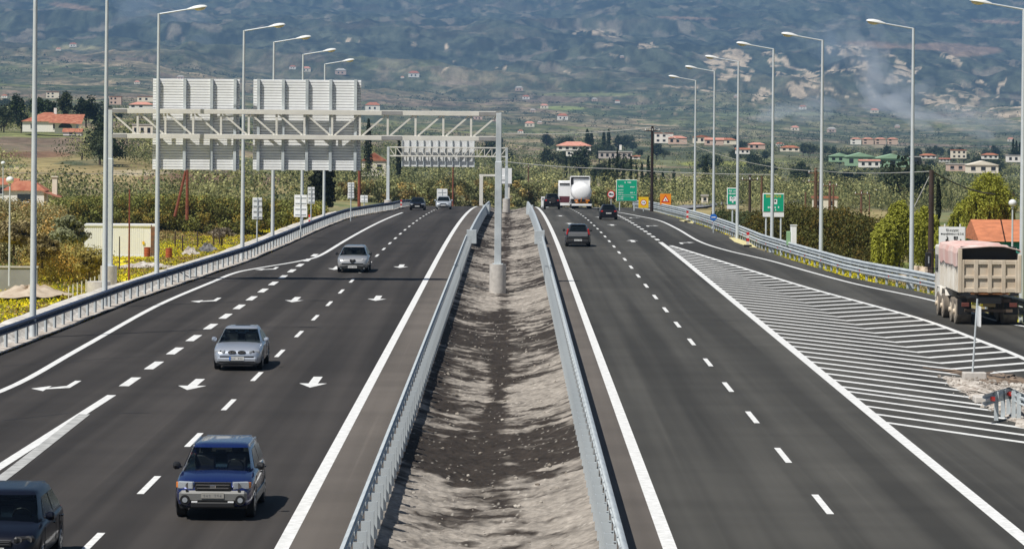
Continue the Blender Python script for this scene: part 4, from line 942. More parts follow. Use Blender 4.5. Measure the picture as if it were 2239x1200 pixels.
        for s in (-1, 1):
            hh = MB().box((s * hw * .71, hl - .14, hood - .11), (.42, .12, .15), Matrix.Rotation(-s * .42, 3, 'Z')).build("headlight", M_BLK, t, bevel=.04)
            for ox, r_ in ((.60, .065), (.80, .075)):
                MB().tube((s * hw * ox, hl - .11 - (.07 if ox > .7 else 0), hood - .10), (s * hw * ox, hl - .045 - (.07 if ox > .7 else 0), hood - .10), r_, None, 18).build("lamp_bulb", M_CHR, hh)
                MB().tube((s * hw * ox, hl - .05 - (.07 if ox > .7 else 0), hood - .10), (s * hw * ox, hl - .035 - (.07 if ox > .7 else 0), hood - .10), r_ * .5, None, 14).build("lamp_glass", M_INK, hh)
        B("grille", M_BLK, ((0, hl + .0, hood - .16), (hw * .9, .04, .12), None), ((0, hl + .03, zl + .10), (hw * 1.2, .04, .14), None), bev=.01)
        B("grille_bar", mat("dull_chrome", (.25, .25, .26), .3, .8), ((0, hl + .025, hood - .14), (hw * .8, .01, .01), None), ((0, hl + .025, hood - .18), (hw * .8, .01, .01), None))
        p = plate(t, 0, hl + .035, zl + .28, .52, None); text("KYZ 6541"[-3:], .12, M_INK, p, (-.16, .018, 0), (R(90), 0, R(180)), 'CENTER')
    else:
        for s in (-1, 1): MB().box((s * hw * .72, hl - .13, hood - .10), (.36, .12, .14), Matrix.Rotation(-s * .42, 3, 'Z')).build("headlight", M_LENS, t, bevel=.03)
        B("grille", M_BLK, ((0, hl + .0, hood - .15), (hw * .8, .05, .10), None), ((0, hl + .01, zl + .10), (hw * 1.3, .06, .10), None), bev=.01)
        plate(t, 0, hl + .05, zl + .24, .5, None)
def plate(t, x, y, z, w_, m, eu=False, s=1):
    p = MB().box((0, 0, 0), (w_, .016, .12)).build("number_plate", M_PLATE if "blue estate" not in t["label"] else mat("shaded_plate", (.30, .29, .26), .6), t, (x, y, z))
    mb = MB(); r_ = random.Random(int(w_ * 100 + y * 31))
    if t.get("category") != "dark": pass
    if eu: MB().box((w_ / 2 - .025, .010 * s, 0), (.05, .004, .118)).build("plate_band", M_BLUE, p)
    if not t["label"].startswith("dark blue hatchback"):
        for i in range(7):
            if i == 3: continue
            mb.box((-w_ * .36 + w_ * .12 * i, .010 * s, r_.uniform(-.006, .006)), (.022, .004, .055)).box((-w_ * .36 + w_ * .12 * i + .01, .010 * s, r_.uniform(-.02, .02)), (.03, .004, .012))
        mb.build("plate_marks", mat("plate_grey", (.2, .2, .2), .6), p)
    return p
def rear(t, g, kind, pm):
    hl, hw, belt, zl = g['hl'], g['hw'], g['belt'], g['zl']
    for s in (-1, 1):
        if kind == 'tall': MB().box((s * hw * .84, -hl + .10, belt + .05), (.12, .14, .42), Matrix.Rotation(-s * .2, 3, 'Y')).build("tail_light", M_RED, t, bevel=.03)
        else: MB().box((s * hw * .74, -hl + .05, belt - .10), (.24, .12, .15), Matrix.Rotation(s * .3, 3, 'Z')).build("tail_light", M_RED, t, bevel=.03)
    MB().box((0, -hl + .04, zl + .14), (hw * 1.74, .22, .24)).build("bumper", M_BLK if kind == 'tall' else pm, t, bevel=.05)
    MB().box((0, -hl - .01, zl + .02), (hw * 1.2, .1, .08)).build("diffuser", M_BLK, t)
    p = plate(t, 0, -hl - .085 if kind == 'tall' else -hl - .03, (zl + .24) if kind == 'tall' else belt - .28, .52, None, s=-1)
    MB().box((0, -hl + .3, g['belt'] + .16), (.5, .02, .015), Matrix.Rotation(.15, 3, 'Y')).build("wiper", M_BLK, t)
    MB().box((0, g['rr'] - .02, g['zt'] - .04), (g['tw'] * 1.6, .16, .03)).build("spoiler", pm, t, bevel=.01)
GREYC = mat("grey_cladding", (.20, .20, .19), .45, .3, coat=.3)
SILV = paint("silver_paint", (.50, .54, .60), .55); SILVW = paint("warm_silver_paint", (.46, .46, .46), .5)
BLUEP = paint("blue_paint", (.006, .017, .105), .3, .2); NAVY = mat("navy_paint", (.004, .005, .011), .32, 0, coat=.3, spec=.2); BLKP = mat("black_paint", (.005, .005, .007), .3, 0, coat=.5, spec=.3)
GREYP = paint("graphite_paint", (.035, .035, .036), .5, .3); PEARL = paint("pearl_paint", (.62, .66, .70), .4)
def front_at(px, py, L): q = gp(px, py); return (q.x, q.y + L / 2 + .02, float(zr(q.y + L / 2)))
def pitch(t): y = t.location.y; t.rotation_euler.x += math.atan((float(zr(y + 1)) - float(zr(y - 1))) / 2) * (1 if abs(t.rotation_euler.z) < 1 else -1)
FA = math.pi
t, g = car("blue_estate_car", "blue estate car with grey bumper and roof rails driving towards the overpass", "car", front_at(463, 1141, 4.3), FA, 4.4, 1.74, 1.52, BLUEP,
           dict(see=True, zl=.30, hood=.86, belt=.99, tail='wagon', tw=.65, rake=.80, cowl=1.12, wr_=.335, mirror=M_BLK)); front(t, g, 'suv'); rear(t, g, 'x', BLUEP)
t, g = car("silver_sedan", "silver saloon with twin oval grille in the middle lane, nearer of the two silver cars", "car", front_at(516, 812, 4.4), FA, 4.4, 1.71, 1.45, SILV,
           dict(see=True, zl=.22, hood=.78, belt=.93, tail='sedan', tw=.60, rake=.78, cowl=1.15)); front(t, g, 'sedan'); rear(t, g, 'x', SILV)
t, g = car("silver_hatchback", "silver hatchback with a dark shield grille crossing the gantry shadow", "car", front_at(770, 597, 4.5), FA, 4.5, 1.80, 1.50, SILVW,
           dict(see=True, zl=.24, hood=.84, belt=.97, tail='hatch', tw=.62, rake=.78, cowl=1.08, mirror=M_BLK)); front(t, g, 'hatch2'); rear(t, g, 'x', SILVW)
t, g = car("dark_hatchback", "dark blue hatchback with round twin headlights cut off by the left frame edge", "car", (-8.98, 57.4, 0), FA, 4.2, 1.76, 1.48, NAVY,
           dict(see=True, zl=.24, hood=.82, belt=.95, tail='hatch', tw=.64, rake=.74, cowl=1.05)); front(t, g, 'dark'); rear(t, g, 'x', NAVY)
MB().tube((.45, g['cow'] - .36, 1.22), (.45, g['cow'] - .34, 1.22), .045, None, 12).build("air_freshener", M_YEL, t)
t, g = car("black_saloon", "black saloon coming over the crest on the left carriageway", "car", front_at(912, 460, 4.4), FA, 4.5, 1.76, 1.44, BLKP, dict(tail='sedan', tw=.57)); front(t, g, 'x'); rear(t, g, 'x', BLKP); pitch(t)
t, g = car("pale_hatchback", "pale silver car on the crest below the white square sign back", "car", front_at(969, 458, 4.3), FA, 4.2, 1.75, 1.50, PEARL, dict(tail='hatch', tw=.58)); front(t, g, 'x'); rear(t, g, 'x', PEARL); pitch(t)
def rear_at(px, py, L): q = gp(px, py); return (q.x, q.y + L / 2, float(zr(q.y + L / 2)))
t, g = car("grey_hatchback", "grey hatchback seen from behind, nearest car on the right carriageway", "car", rear_at(1264, 540, 4.0), 0, 4.0, 1.68, 1.50, GREYP,
           dict(tail='hatch', tw=.58, belt=.96, mirror=M_BLK)); rear(t, g, 'tall', GREYP); front(t, g, 'x')
MB().box((0, -g['hl'] - .005, g['belt'] - .12), (1.30, .05, .30)).build("tailgate", paint("pale_grey_paint", (.28, .28, .29), .5), t, bevel=.04)
t, g = car("black_hatchback", "black hatchback seen from behind in the middle of the right carriageway", "car", rear_at(1331, 481, 4.2), 0, 4.2, 1.76, 1.48, BLKP, dict(tail='hatch', tw=.58)); rear(t, g, 'x', BLKP); front(t, g, 'x'); pitch(t)
t, g = car("dark_offroad_car", "dark tall off-road car seen from behind on the crest left of the tanker", "car", rear_at(1207, 458, 4.5), 0, 4.4, 1.80, 1.72, BLKP, dict(tail='wagon', tw=.64, belt=1.08, hood=.95, zl=.34, wr_=.37)); rear(t, g, 'x', BLKP); front(t, g, 'x'); pitch(t)
MB().tube((.1, -2.32, 1.0), (.1, -2.18, 1.0), .34, None, 20).build("spare_wheel", M_TYRE, t, bevel=.03)
for o in list(col.objects):
    if o.get("category") == "car":
        f = {"grey_hatchback": .95, "pale_hatchback": .93, "dark_offroad_car": .97, "black_hatchback": .88}.get(o.name, .90); o.scale = (f, f, f)
# ------------------------------------------------------------------ lorries
def wheels(t, ys, xs, r, w_, m=None, rim=None, tw=False):
    for yw in ys:
        for s in (-1, 1):
            wl = MB().tube((-w_ / 2, 0, 0), (w_ / 2, 0, 0), r, None, 24).build("wheel", m or M_TYRE, t, (s * (xs - w_ / 2), yw, r), smooth=True, bevel=.03)
            MB().tube((s * w_ * .5, 0, 0), (s * (w_ * .5 + .015), 0, 0), r * .60, r * .55, 18).build("rim", rim or M_RIM, wl)
            MB().tube((s * (w_ * .5 + .01), 0, 0), (s * (w_ * .5 + .09), 0, 0), r * .22, r * .18, 12).build("hub", rim or M_RIM, wl)
M_DUST = mat("dusty_white_paint", (.58, .53, .45), .7, c2=(.72, .70, .65), scale=1.2)
M_DUSTY = mat("dusty_cream_paint", (.60, .52, .41), .75, c2=(.50, .40, .29), scale=1.6)
M_DTYRE = mat("dusty_rubber", (.10, .085, .07), .9, c2=(.26, .22, .17), scale=2)
M_TARP = mat("faded_red_tarpaulin", (.74, .62, .57), .85, c2=(.62, .34, .29), scale=1.3, stretch=(1, .6, .25))
q = gp(2161, 712); L = 8.2
t = thing("dump_truck", "dusty white dump truck with a faded red tarpaulin driving up the right ramp", "lorry", (q.x + .05, q.y, 0), R(-.6)); W = 2.42
z0, z1, z2 = 1.30, 2.60, 3.02
MB().box((0, 4.1, 1.02), (.95, 8.0, .30)).build("chassis", M_BLK, t)
bed = MB(); bed.box((-W / 2 + .04, 3.1, (z0 + 2.85) / 2), (.07, 5.9, 2.85 - z0)).box((W / 2 - .04, 3.1, (z0 + 2.85) / 2), (.07, 5.9, 2.85 - z0)).box((0, 6.05, (z0 + z2) / 2), (W - .2, .08, z2 - z0)).box((0, 3.1, z0 + .03), (W - .16, 5.9, .08))
bed.build("dump_body", M_DUST, t)
mb = MB()
for s in (-1, 1):
    for k in range(13): mb.box((s * (W / 2 + .015), .3 + k * .47, (z0 + 2.35) / 2), (.05, .09, 2.3 - z0))
    mb.build("side_rib", M_DUST, t); mb = MB()
tg = MB().box((0, .12, (z0 + z1) / 2), (W - .06, .07, z1 - z0)).build("tailgate", M_DUSTY, t)
mb = MB(); hw_ = (W - .06) / 2
for k in range(5): mb.box((-hw_ + .09 + k * (2 * hw_ - .18) / 4, .045, (z0 + z1) / 2), (.17, .085, z1 - z0))
for z in (z0 + .10, z0 + .62, z1 - .10): mb.box((0, .052, z), (2 * hw_ - .01, .07, .17 if z != z0 + .62 else .13))
mb.build("tailgate_rib", M_DUSTY, tg, bevel=.015)
MB().box((-W / 2 + .03, .05, (z0 + z2) / 2), (.16, .14, z2 - z0)).box((W / 2 - .03, .05, (z0 + z2) / 2 - .1), (.13, .14, z2 - z0 - .2)).build("corner_post", M_DUSTY, t, bevel=.02)
MB().box((0, .10, z0 - .02), (1.5, .12, .10)).build("rust_lip", mat("rust", (.22, .09, .03), .9, var=.4, scale=4), tg)
for s in (-1, 1): MB().add([(s * 1.14, .02, z0 - .12), (s * .72, .02, z0 - .12), (s * .95, .02, z0 + .12), (s * 1.20, .02, z0 + .42)], [(0, 1, 2, 3)]).build("corner_bracket", M_BLK, tg)
mb = MB(); n = 12; prof = [(-W / 2 - .07, 2.33), (-W / 2 - .08, 2.85), (-W / 2 - .02, 3.05), (-.6, 3.13), (0, 3.15), (.6, 3.12), (W / 2, 3.02), (W / 2 + .04, 2.94)]
rings = []
for k in range(9):
    y = .16 + k * .74; rings.append([Vector((x, y, z + .03 * math.sin(k * 2.1 + x * 3) + (0 if i else .05 * math.sin(k * 3.3)))) for i, (x, z) in enumerate(prof)] + [Vector((x * .985, y, z - .03 + .03 * math.sin(k * 2.1 + x * 3) + (0 if i else .05 * math.sin(k * 3.3)))) for i, (x, z) in list(enumerate(prof))[::-1]])
mb.loft(rings).build("tarpaulin", M_TARP, t)
MB().box((0, .55, 2.80), (W - .22, .05, .62)).build("opening_shade", M_INK, t)  # black sheet painting the shade in the opening above the tailgate
mb = MB()
for k in range(16): mb.box((-W / 2 - .05, .3 + k * .37, 2.27 - .03 * (k % 3)), (.01, .05, .16))
mb.build("tarpaulin_fringe", M_CONCG, t)
cab = MB(); cab.box((0, 7.35, 1.75), (2.36, 1.75, 2.3)); cab.build("cab", M_DUST, t, bevel=.08, seg=2)
MB().box((0, 8.24, 2.1), (2.0, .02, .9)).build("windshield", M_GLASS, t)
for s in (-1, 1):
    MB().box((s * 1.19, 7.5, 2.15), (.02, .9, .7)).build("side_window", M_GLASS, t)
    mr = MB().box((s * 1.50, 7.9, 2.25), (.26, .14, .62)).build("mirror", M_BLK, t, bevel=.03); MB().box((s * 1.42, 8.0, 2.65), (.38, .04, .04)).box((s * 1.42, 8.0, 1.88), (.38, .04, .04)).build("mirror_arm", M_BLK, mr); MB().box((s * 1.49, 7.82, 2.25), (.05, .02, .30)).build("mirror_glass", M_LENS, mr)
MB().box((-.7, 6.25, 1.9), (.4, .35, 1.4)).box((.6, 6.25, 1.7), (.6, .35, 1.0)).build("air_filter", M_BLK, t)
MB().box((0, 8.26, .72), (2.3, .12, .42)).build("bumper", M_DUST, t, bevel=.03)
for s in (-1, 1):
    MB().box((s * .95, .12, .82), (.30, .10, .16)).build("tail_light", mat("dusty_red", (.12, .03, .02), .7), t, bevel=.01)
    MB().box((s * .93, .62, .72), (.55, .02, .62)).build("mud_flap", M_BLK, t)
    for yw in (5.0, 6.75): MB().add([(s * (W / 2 - .0), yw - .62, .95), (s * (W / 2), yw - .45, 1.2), (s * (W / 2), yw + .45, 1.2), (s * (W / 2), yw + .62, .95), (s * (W / 2 - .3), yw - .62, .95), (s * (W / 2 - .3), yw - .45, 1.2), (s * (W / 2 - .3), yw + .45, 1.2), (s * (W / 2 - .3), yw + .62, .95)], [(0, 1, 5, 4), (1, 2, 6, 5), (2, 3, 7, 6)]).build("mudguard", M_DUST, t)
MB().box((0, .35, .58), (1.9, .10, .12)).box((0, .3, .98), (1.7, .12, .14)).build("rear_beam", mat("dirty_steel", (.12, .085, .06), .8, var=.4, scale=3), t)
MB().box((0, .20, .80), (.5, .02, .13)).build("number_plate", mat("dusty_plate", (.35, .25, .12), .8), t)
wheels(t, (6.85, 5.15), W / 2 + .02, .50, .30, M_DTYRE, M_DUSTY); wheels(t, (2.45, 1.15), W / 2 + .02, .50, .60, M_DTYRE, M_DUSTY)
# tanker
q = gp(1272, 457); t = thing("tanker_truck", "white fuel tanker seen from behind on the crest of the right carriageway", "lorry", q); 
mb = MB(); ringt = lambda y, r, rz_: [Vector((math.cos(a) * r * 1.0, y, 1.95 + math.sin(a) * rz_)) for a in np.linspace(0, 2 * math.pi, 29)[:-1]]
mb.loft([ringt(.02, .05, .05), ringt(.05, .4, .4), ringt(.12, .72, .72), ringt(.24, .98, .96), ringt(.38, 1.12, 1.1), ringt(.6, 1.20, 1.17), ringt(9.0, 1.20, 1.17), ringt(9.3, 1.0, 1.0)]).build("tank", M_SWHT, t, smooth=True)
MB().box((0, 5, .98), (.9, 10, .3)).build("chassis", M_BLK, t)
MB().box((0, .1, 1.02), (2.2, .08, .14)).box((0, .1, .78), (1.5, .08, .12)).build("rear_beam", M_ORG, t)
MB().tube((-.1, .05, .9), (.0, .05, 1.3), .10, .02, 4).tube((.5, .05, .95), (.3, .05, 1.2), .06, .02, 4).build("hazard_plate", M_ORG, t)
MB().box((0, 0, .48), (2.4, .14, .24)).build("bumper", M_SWHT, t, bevel=.03)
MB().tube((-.62, .24, 2.05), (-.62, .14, 2.05), .10, None, 6).build("valve", M_SRED, t)
for s in (-1, 1): MB().box((s * 1.05, .05, .95), (.25, .1, .45)).build("tail_light", M_BLK, t)
c = MB().box((0, 10.9, 2.1), (2.46, 2.0, 3.1)).build("cab", M_SWHT, t, bevel=.05)
MB().box((0, 9.95, 3.72), (2.46, .5, .08)).box((-1.19, 9.95, 3.0), (.07, .5, 1.5)).box((1.19, 9.95, 3.0), (.07, .5, 1.5)).build("wind_deflector", M_SWHT, c)
MB().box((0, 9.86, 3.55), (2.1, .02, .16)).box((-.98, 9.86, 3.1), (.30, .02, .8)).build("deflector_recess", M_INK, c)
wheels(t, (1.2, 2.5, 3.8, 8.2, 11.0), 1.22, .50, .5); t.scale = (.92, .92, .92)
q = gp(1241, 456); t = thing("box_lorry", "white lorry half hidden left of the fuel tanker on the crest", "lorry", (q.x + .28, q.y + 6, float(zr(q.y + 6))))
MB().box((0, 4, 1.95), (2.3, 8, 1.25)).build("cargo_box", M_SWHT, t, bevel=.03); MB().box((0, 8.9, 1.8), (2.2, 1.8, 2.3)).build("cab", M_SWHT, t, bevel=.05)
MB().box((0, .05, 1.0), (2.2, .12, .7)).build("underrun", mat("maroon", (.10, .02, .03), .6), t); MB().box((0, .0, .45), (2.2, .1, .3)).build("bumper", M_SWHT, t); MB().box((0, .2, 2.72), (2.2, .5, .22)).build("roof_gap", M_INK, t); MB().box((0, .3, 2.95), (1.6, .5, .12)).build("roof_bar", M_SWHT, t)
wheels(t, (1.5, 8.5), 1.12, .48, .4)
# ------------------------------------------------------------------ foliage
def leaf_quads(cent, rad, n, size, tint, droop=0.0, seed=1, shell=.45, var=.22, nr=.42):
    r = np.random.default_rng(seed); cent = np.asarray(cent, float).reshape(-1, 3); N = len(cent); rad = np.broadcast_to(np.asarray(rad, float), (N, 3)); tint = np.broadcast_to(np.asarray(tint, float), (N, 3))
    d = r.normal(size=(N, n, 3)); d /= np.linalg.norm(d, axis=2, keepdims=True); u = r.random((N, n, 1)) ** shell
    pos = (cent[:, None] + d * u * rad[:, None]).reshape(-1, 3); d = d.reshape(-1, 3)
    nn = d + r.normal(size=d.shape) * nr; nn /= np.linalg.norm(nn, axis=1, keepdims=True)
    up = np.array([0, 0, 1.0]) + r.normal(size=d.shape) * (.25 if droop else 1.2); a = np.cross(nn, up); a /= np.linalg.norm(a, axis=1, keepdims=True) + 1e-9; b = np.cross(a, nn)
    size = np.broadcast_to(np.asarray(size, float).reshape(-1, 1), (N, n)).reshape(-1, 1) * (.55 + .9 * r.random((N * n, 1)))
    la = size; lb = size * (1 + droop * 4)
    V = np.stack([pos - a * la * .5 - b * lb * .1, pos + b * lb * -.5 , pos + a * la * .5 + b * lb * .1, pos + b * lb * .5], 1).reshape(-1, 3)
    Q = np.arange(len(V)).reshape(-1, 4)
    cv = np.repeat(tint, n, 0) * (1 + (r.random((N * n, 1)) - .5) * 2 * var) * np.repeat(1 + (r.random((N, 1)) - .5) * .3, n, 0)
    return V, Q, np.repeat(np.clip(cv, 0, 1), 4, 0)
def fol_obj(name, packs, parent=None, loc=(0, 0, 0)):
    Vs, Qs, Cs = [], [], []; k = 0
    for V, Q, C in packs: Vs.append(V); Qs.append(Q + k); Cs.append(C); k += len(V)
    return np_mesh(name, np.concatenate(Vs) - np.array(loc) * 0, np.concatenate(Qs), M_FOL, np.concatenate(Cs), parent=parent)
OLIVE, OLIVE2, DARK, BROWNG, LIME, DRYG, YELF = (.27, .275, .115), (.38, .375, .16), (.030, .045, .018), (.10, .09, .022), (.33, .34, .05), (.34, .27, .12), (.80, .68, .02)
def tree(name, label, base, h, w_, tint, kind='round', n=900, seed=0, group=None, leaf=None, cat="tree"):
    r = np.random.default_rng(seed + 17); t = thing(name, label, cat, base, group=group); ls = leaf or max(.22, h * .035)
    th = h * (.22 if kind in ('round', 'bush') else .10 if kind != 'willow' else .35); tb = MB(); tr_ = max(.06, h * .022)
    tb.tube((0, 0, -.4), (0, 0, th + h * .15), tr_ * 1.3, tr_ * .8, 8)
    if kind != 'cypress':
        for k in range(5):
            a = k * 1.3 + r.random(); tb.tube((0, 0, th * .8), (math.cos(a) * w_ * .3, math.sin(a) * w_ * .3, th + h * .35), tr_ * .55, tr_ * .2, 6)
    tb.build("trunk", M_BARK, t, smooth=True)
    if kind == 'cypress':
        zs = np.linspace(.06, .97, 16); prof = np.interp(zs, [0, .1, .35, .7, .9, 1], [.6, .9, 1, .72, .38, .1])
        c = np.stack([r.normal(size=16) * w_ * .04, r.normal(size=16) * w_ * .04, zs * h], 1); rad = np.stack([prof * w_ * .5, prof * w_ * .5, np.full(16, h * .055)], 1)
        P = [leaf_quads(c, rad, max(30, n // 16), ls, tint, seed=seed, shell=.3)]
    elif kind == 'willow':
        K = 170; a = r.random(K) * 6.28; q = r.random(K) ** .6; top = h * (1 - .35 * q ** 2) - r.random(K) * h * .12; ln = h * (.30 + .45 * r.random(K))
        c = np.stack([np.cos(a) * q * w_ * .5, np.sin(a) * q * w_ * .5, np.maximum(top - ln / 2, ln * .55)], 1); rad = np.stack([np.full(K, w_ * .032), np.full(K, w_ * .032), ln / 2], 1)
        P = [leaf_quads(c, rad, n // K, ls * .7, np.array(tint) * (.6 + .8 * r.random((K, 1))), droop=.8, seed=seed, shell=.5)]
        c2 = c.copy(); c2[:, 2] = top; P.append(leaf_quads(c2, (w_ * .09, w_ * .09, h * .06), n // K // 2, ls * .8, tint, seed=seed + 1))
    else:
        K = 34 if kind == 'round' else 26; d = r.normal(size=(K, 3)); d /= np.linalg.norm(d, axis=1, keepdims=True); q = r.random((K, 1)) ** .45
        cz = th + (h - th) * .5 if kind == 'round' else h * .45; c = d * q * np.array([w_ * .38, w_ * .38, (h - th) * .38 if kind == 'round' else h * .36]) + np.array([0, 0, cz])
        c[:, 2] = np.maximum(c[:, 2], h * .12); s = .6 + .8 * r.random((K, 1)); rad = s * np.array([w_ * .17, w_ * .17, h * .13])
        P = [leaf_quads(c, rad, n // K, ls, np.array(tint) * (.65 + .75 * r.random((K, 1))), seed=seed)]
    fol_obj("crown", P, t); return t
def px_tree(name, label, px, py_b, py_t, wpx, tint, kind, D=None, n=900, group=None, seed=0, leaf=None):
    b = tp(px, py_b) if D is None else at(px, py_b, D); D = b.y; k = D / F
    return tree(name, label, (b.x, b.y, b.z), (py_b - py_t) * k, wpx * k, tint, kind, n, seed or int(px), group, leaf or max(.2, 3.2 * k))
# loose dark trees over the valley floor
rv = np.random.default_rng(99); vt = []
for kind_, (w_, h_) in enumerate(((7, 6), (10, 8), (6, 9))): vt.append(None)
for i in range(150):
    D = math.sqrt(rv.uniform(520 ** 2, 2300 ** 2)); cx = rv.uniform(0, 2239)
    if i % 3 and i > 3: cx = lastx + rv.normal() * 26; D = lastD * (1 + rv.normal() * .02)
    lastx, lastD = cx, D; X = (cx - CX) / F * D
    if D < 560 and 600 < cx < 1700: continue
    k_ = i % 3; b = Vector((X, D, T1(X, D) - .2)); sc_ = rv.uniform(.7, 1.25)
    if vt[k_] is None:
        vt[k_] = tree("valley_tree", "dark tree scattered over the valley fields", b, (6, 8, 9)[k_], (7.5, 11, 6.5)[k_], ((.045, .06, .03), (.06, .075, .035), (.035, .05, .025))[k_], 'round', 1100, 900 + k_, "dark trees scattered over the valley", .5); o = vt[k_]
    else: o = dup(vt[k_], b, rv.uniform(0, 6))
    o.scale = (sc_, sc_, sc_)
# cypresses
g = "cypresses beyond the crest"
for px, yb, yt, w_, lb in ((1237, 390, 342, 7, "slim lone cypress below the red roofed villa"), (1299, 418, 370, 12, "cypress immediately right of the fuel tanker's cab"), (1473, 418, 372, 11, "cypress above the orange warning sign"),
                           (1542, 425, 342, 18, "tall broad cypress right of the lamp nearest the centre"), (1449, 412, 378, 17, "rounded dark cypress right of the tall dark utility pole")):
    px_tree("cypress", lb, px, yb, yt, w_, DARK, 'cypress', D=tp(px, yb).y, n=700, group=g)
for i, (px, yb, yt, w_) in enumerate(((1322, 418, 360, 14), (1332, 418, 347, 11), (1349, 415, 328, 6), (1363, 412, 360, 9), (1379, 405, 343, 8), (1391, 410, 362, 9), (1403, 412, 357, 9), (1417, 405, 342, 10), (1412, 415, 380, 18), (1430, 415, 375, 20), (1341, 415, 370, 16))):
    px_tree("cypress", "cypress in the dark clump behind the green distance sign", px, yb, yt, w_, DARK, 'cypress', D=690 + 9 * i, n=600, group="cypress clump behind the green distance sign")
for i, (px, yb, yt, w_) in enumerate(((1284, 317, 283, 13), (1293, 317, 290, 11), (1320, 318, 288, 9), (1331, 318, 284, 9))):
    px_tree("cypress", "far dark cypress in the row above the red roofed villa", px, yb, yt, w_, DARK, 'cypress', D=1500, n=400, group="far cypress row")
px_tree("cypress", "huge black cypress clump below the right gantry sign", 705, 455, 325, 62, (.012, .018, .010), 'cypress', D=330, n=4500, leaf=.3)
px_tree("cypress", "dark cypress just left of the second gantry's long sign", 805, 372, 262, 22, (.02, .03, .014), 'cypress', D=640, n=1500)
px_tree("cypress", "dark cypress directly behind the left end of the second gantry's long sign", 872, 385, 300, 14, (.02, .03, .014), 'cypress', D=600, n=1200)
px_tree("cypress", "narrow dark cypress with bare lower stem behind the thick dark utility pole", 2052, 480, 392, 14, (.025, .03, .015), 'cypress', D=300, n=900)
for i, px in enumerate((2215, 2222, 2230)): px_tree("cypress", "far cypress at the right frame edge above the white hall", px, 348, 305 + 4 * i, 8, DARK, 'cypress', D=1500, n=250, group="far cypresses on the right")
# single broad trees
for px, yb, yt, w_, ti, lb, n in ((35, 262, 205, 42, DARK, "dark tree at the far left above the red roofed house", 1500), (78, 268, 208, 50, (.04, .06, .02), "dark tree behind the left end of the red roofed house", 1500),
                                 (108, 262, 212, 40, DARK, "dark tree right behind the chimney of the red roofed house", 1300), (143, 272, 196, 44, (.045, .055, .025), "pointed dark pine behind the red roofed house", 1800),
                                 (188, 280, 208, 66, (.02, .03, .012), "broad black green tree right of the red roofed house", 3000), (40, 250, 225, 40, (.07, .10, .02), "mid green bush left of the red roofed house", 700),
                                 (215, 292, 240, 40, DARK, "dark shrubby tree left of the second lamp pole", 900),
                                 (1850, 412, 372, 42, (.035, .05, .028), "dark round tree left of the mass above the distant lorry", 900), (1822, 408, 368, 40, (.04, .055, .03), "dark tree right of the rusty pylon", 900),
                                 (1878, 414, 372, 40, (.032, .045, .025), "dark tree second from the round one over the distant lorry", 900), (1944, 418, 368, 62, (.038, .052, .028), "large round dark tree above the distant lorry", 1500),
                                 (1800, 362, 338, 36, (.04, .06, .03), "small dark tree left of the green roofed hall", 500), (1835, 366, 342, 22, (.03, .045, .025), "dark little tree in front of the green roofed hall", 400), (1862, 368, 345, 14, DARK, "pointed dark tree in front of the green roofed hall", 400),
                                 (745, 395, 370, 40, (.08, .12, .03), "bright green bush in front of the cream barn", 700), (1125, 430, 375, 60, (.09, .12, .05), "green bush cluster right of the gantry post near the crest", 900),
                                 (2180, 440, 415, 26, (.035, .05, .03), "dark bush right of the weeping tree", 500), (2186, 392, 376, 22, (.04, .06, .04), "dark bush below the cream hall on the right", 400)):
    px_tree("dark_tree", lb, px, yb, yt, w_, ti, 'round', n=n, D=(820 if px < 220 else None), leaf=.45)
px_tree("olive_tree", "grey green olive tree on the bank between the lamp pole and the white container", 150, 556, 455, 105, (.25, .26, .14), 'bush', D=205, n=5200, leaf=.17)
px_tree("olive_tree", "half dead twiggy olive tree left of the white container", 178, 545, 480, 50, (.22, .21, .14), 'bush', D=212, n=900, leaf=.15)
px_tree("shrub", "dark bramble on the left bank at the frame edge", 30, 545, 470, 110, (.26, .21, .10), 'bush', D=200, n=3500, leaf=.18)
px_tree("shrub", "brown green bramble above the grey retaining wall", 92, 572, 500, 80, (.28, .22, .09), 'bush', D=192, n=2600, leaf=.16)
px_tree("shrub", "ochre and green shrub beside the left end of the container", 195, 600, 545, 70, (.30, .24, .06), 'bush', D=190, n=2200, leaf=.15)
px_tree("shrub", "leafless grey shrub behind the junk by the container", 485, 525, 492, 60, (.24, .20, .15), 'bush', D=235, n=900, leaf=.15)
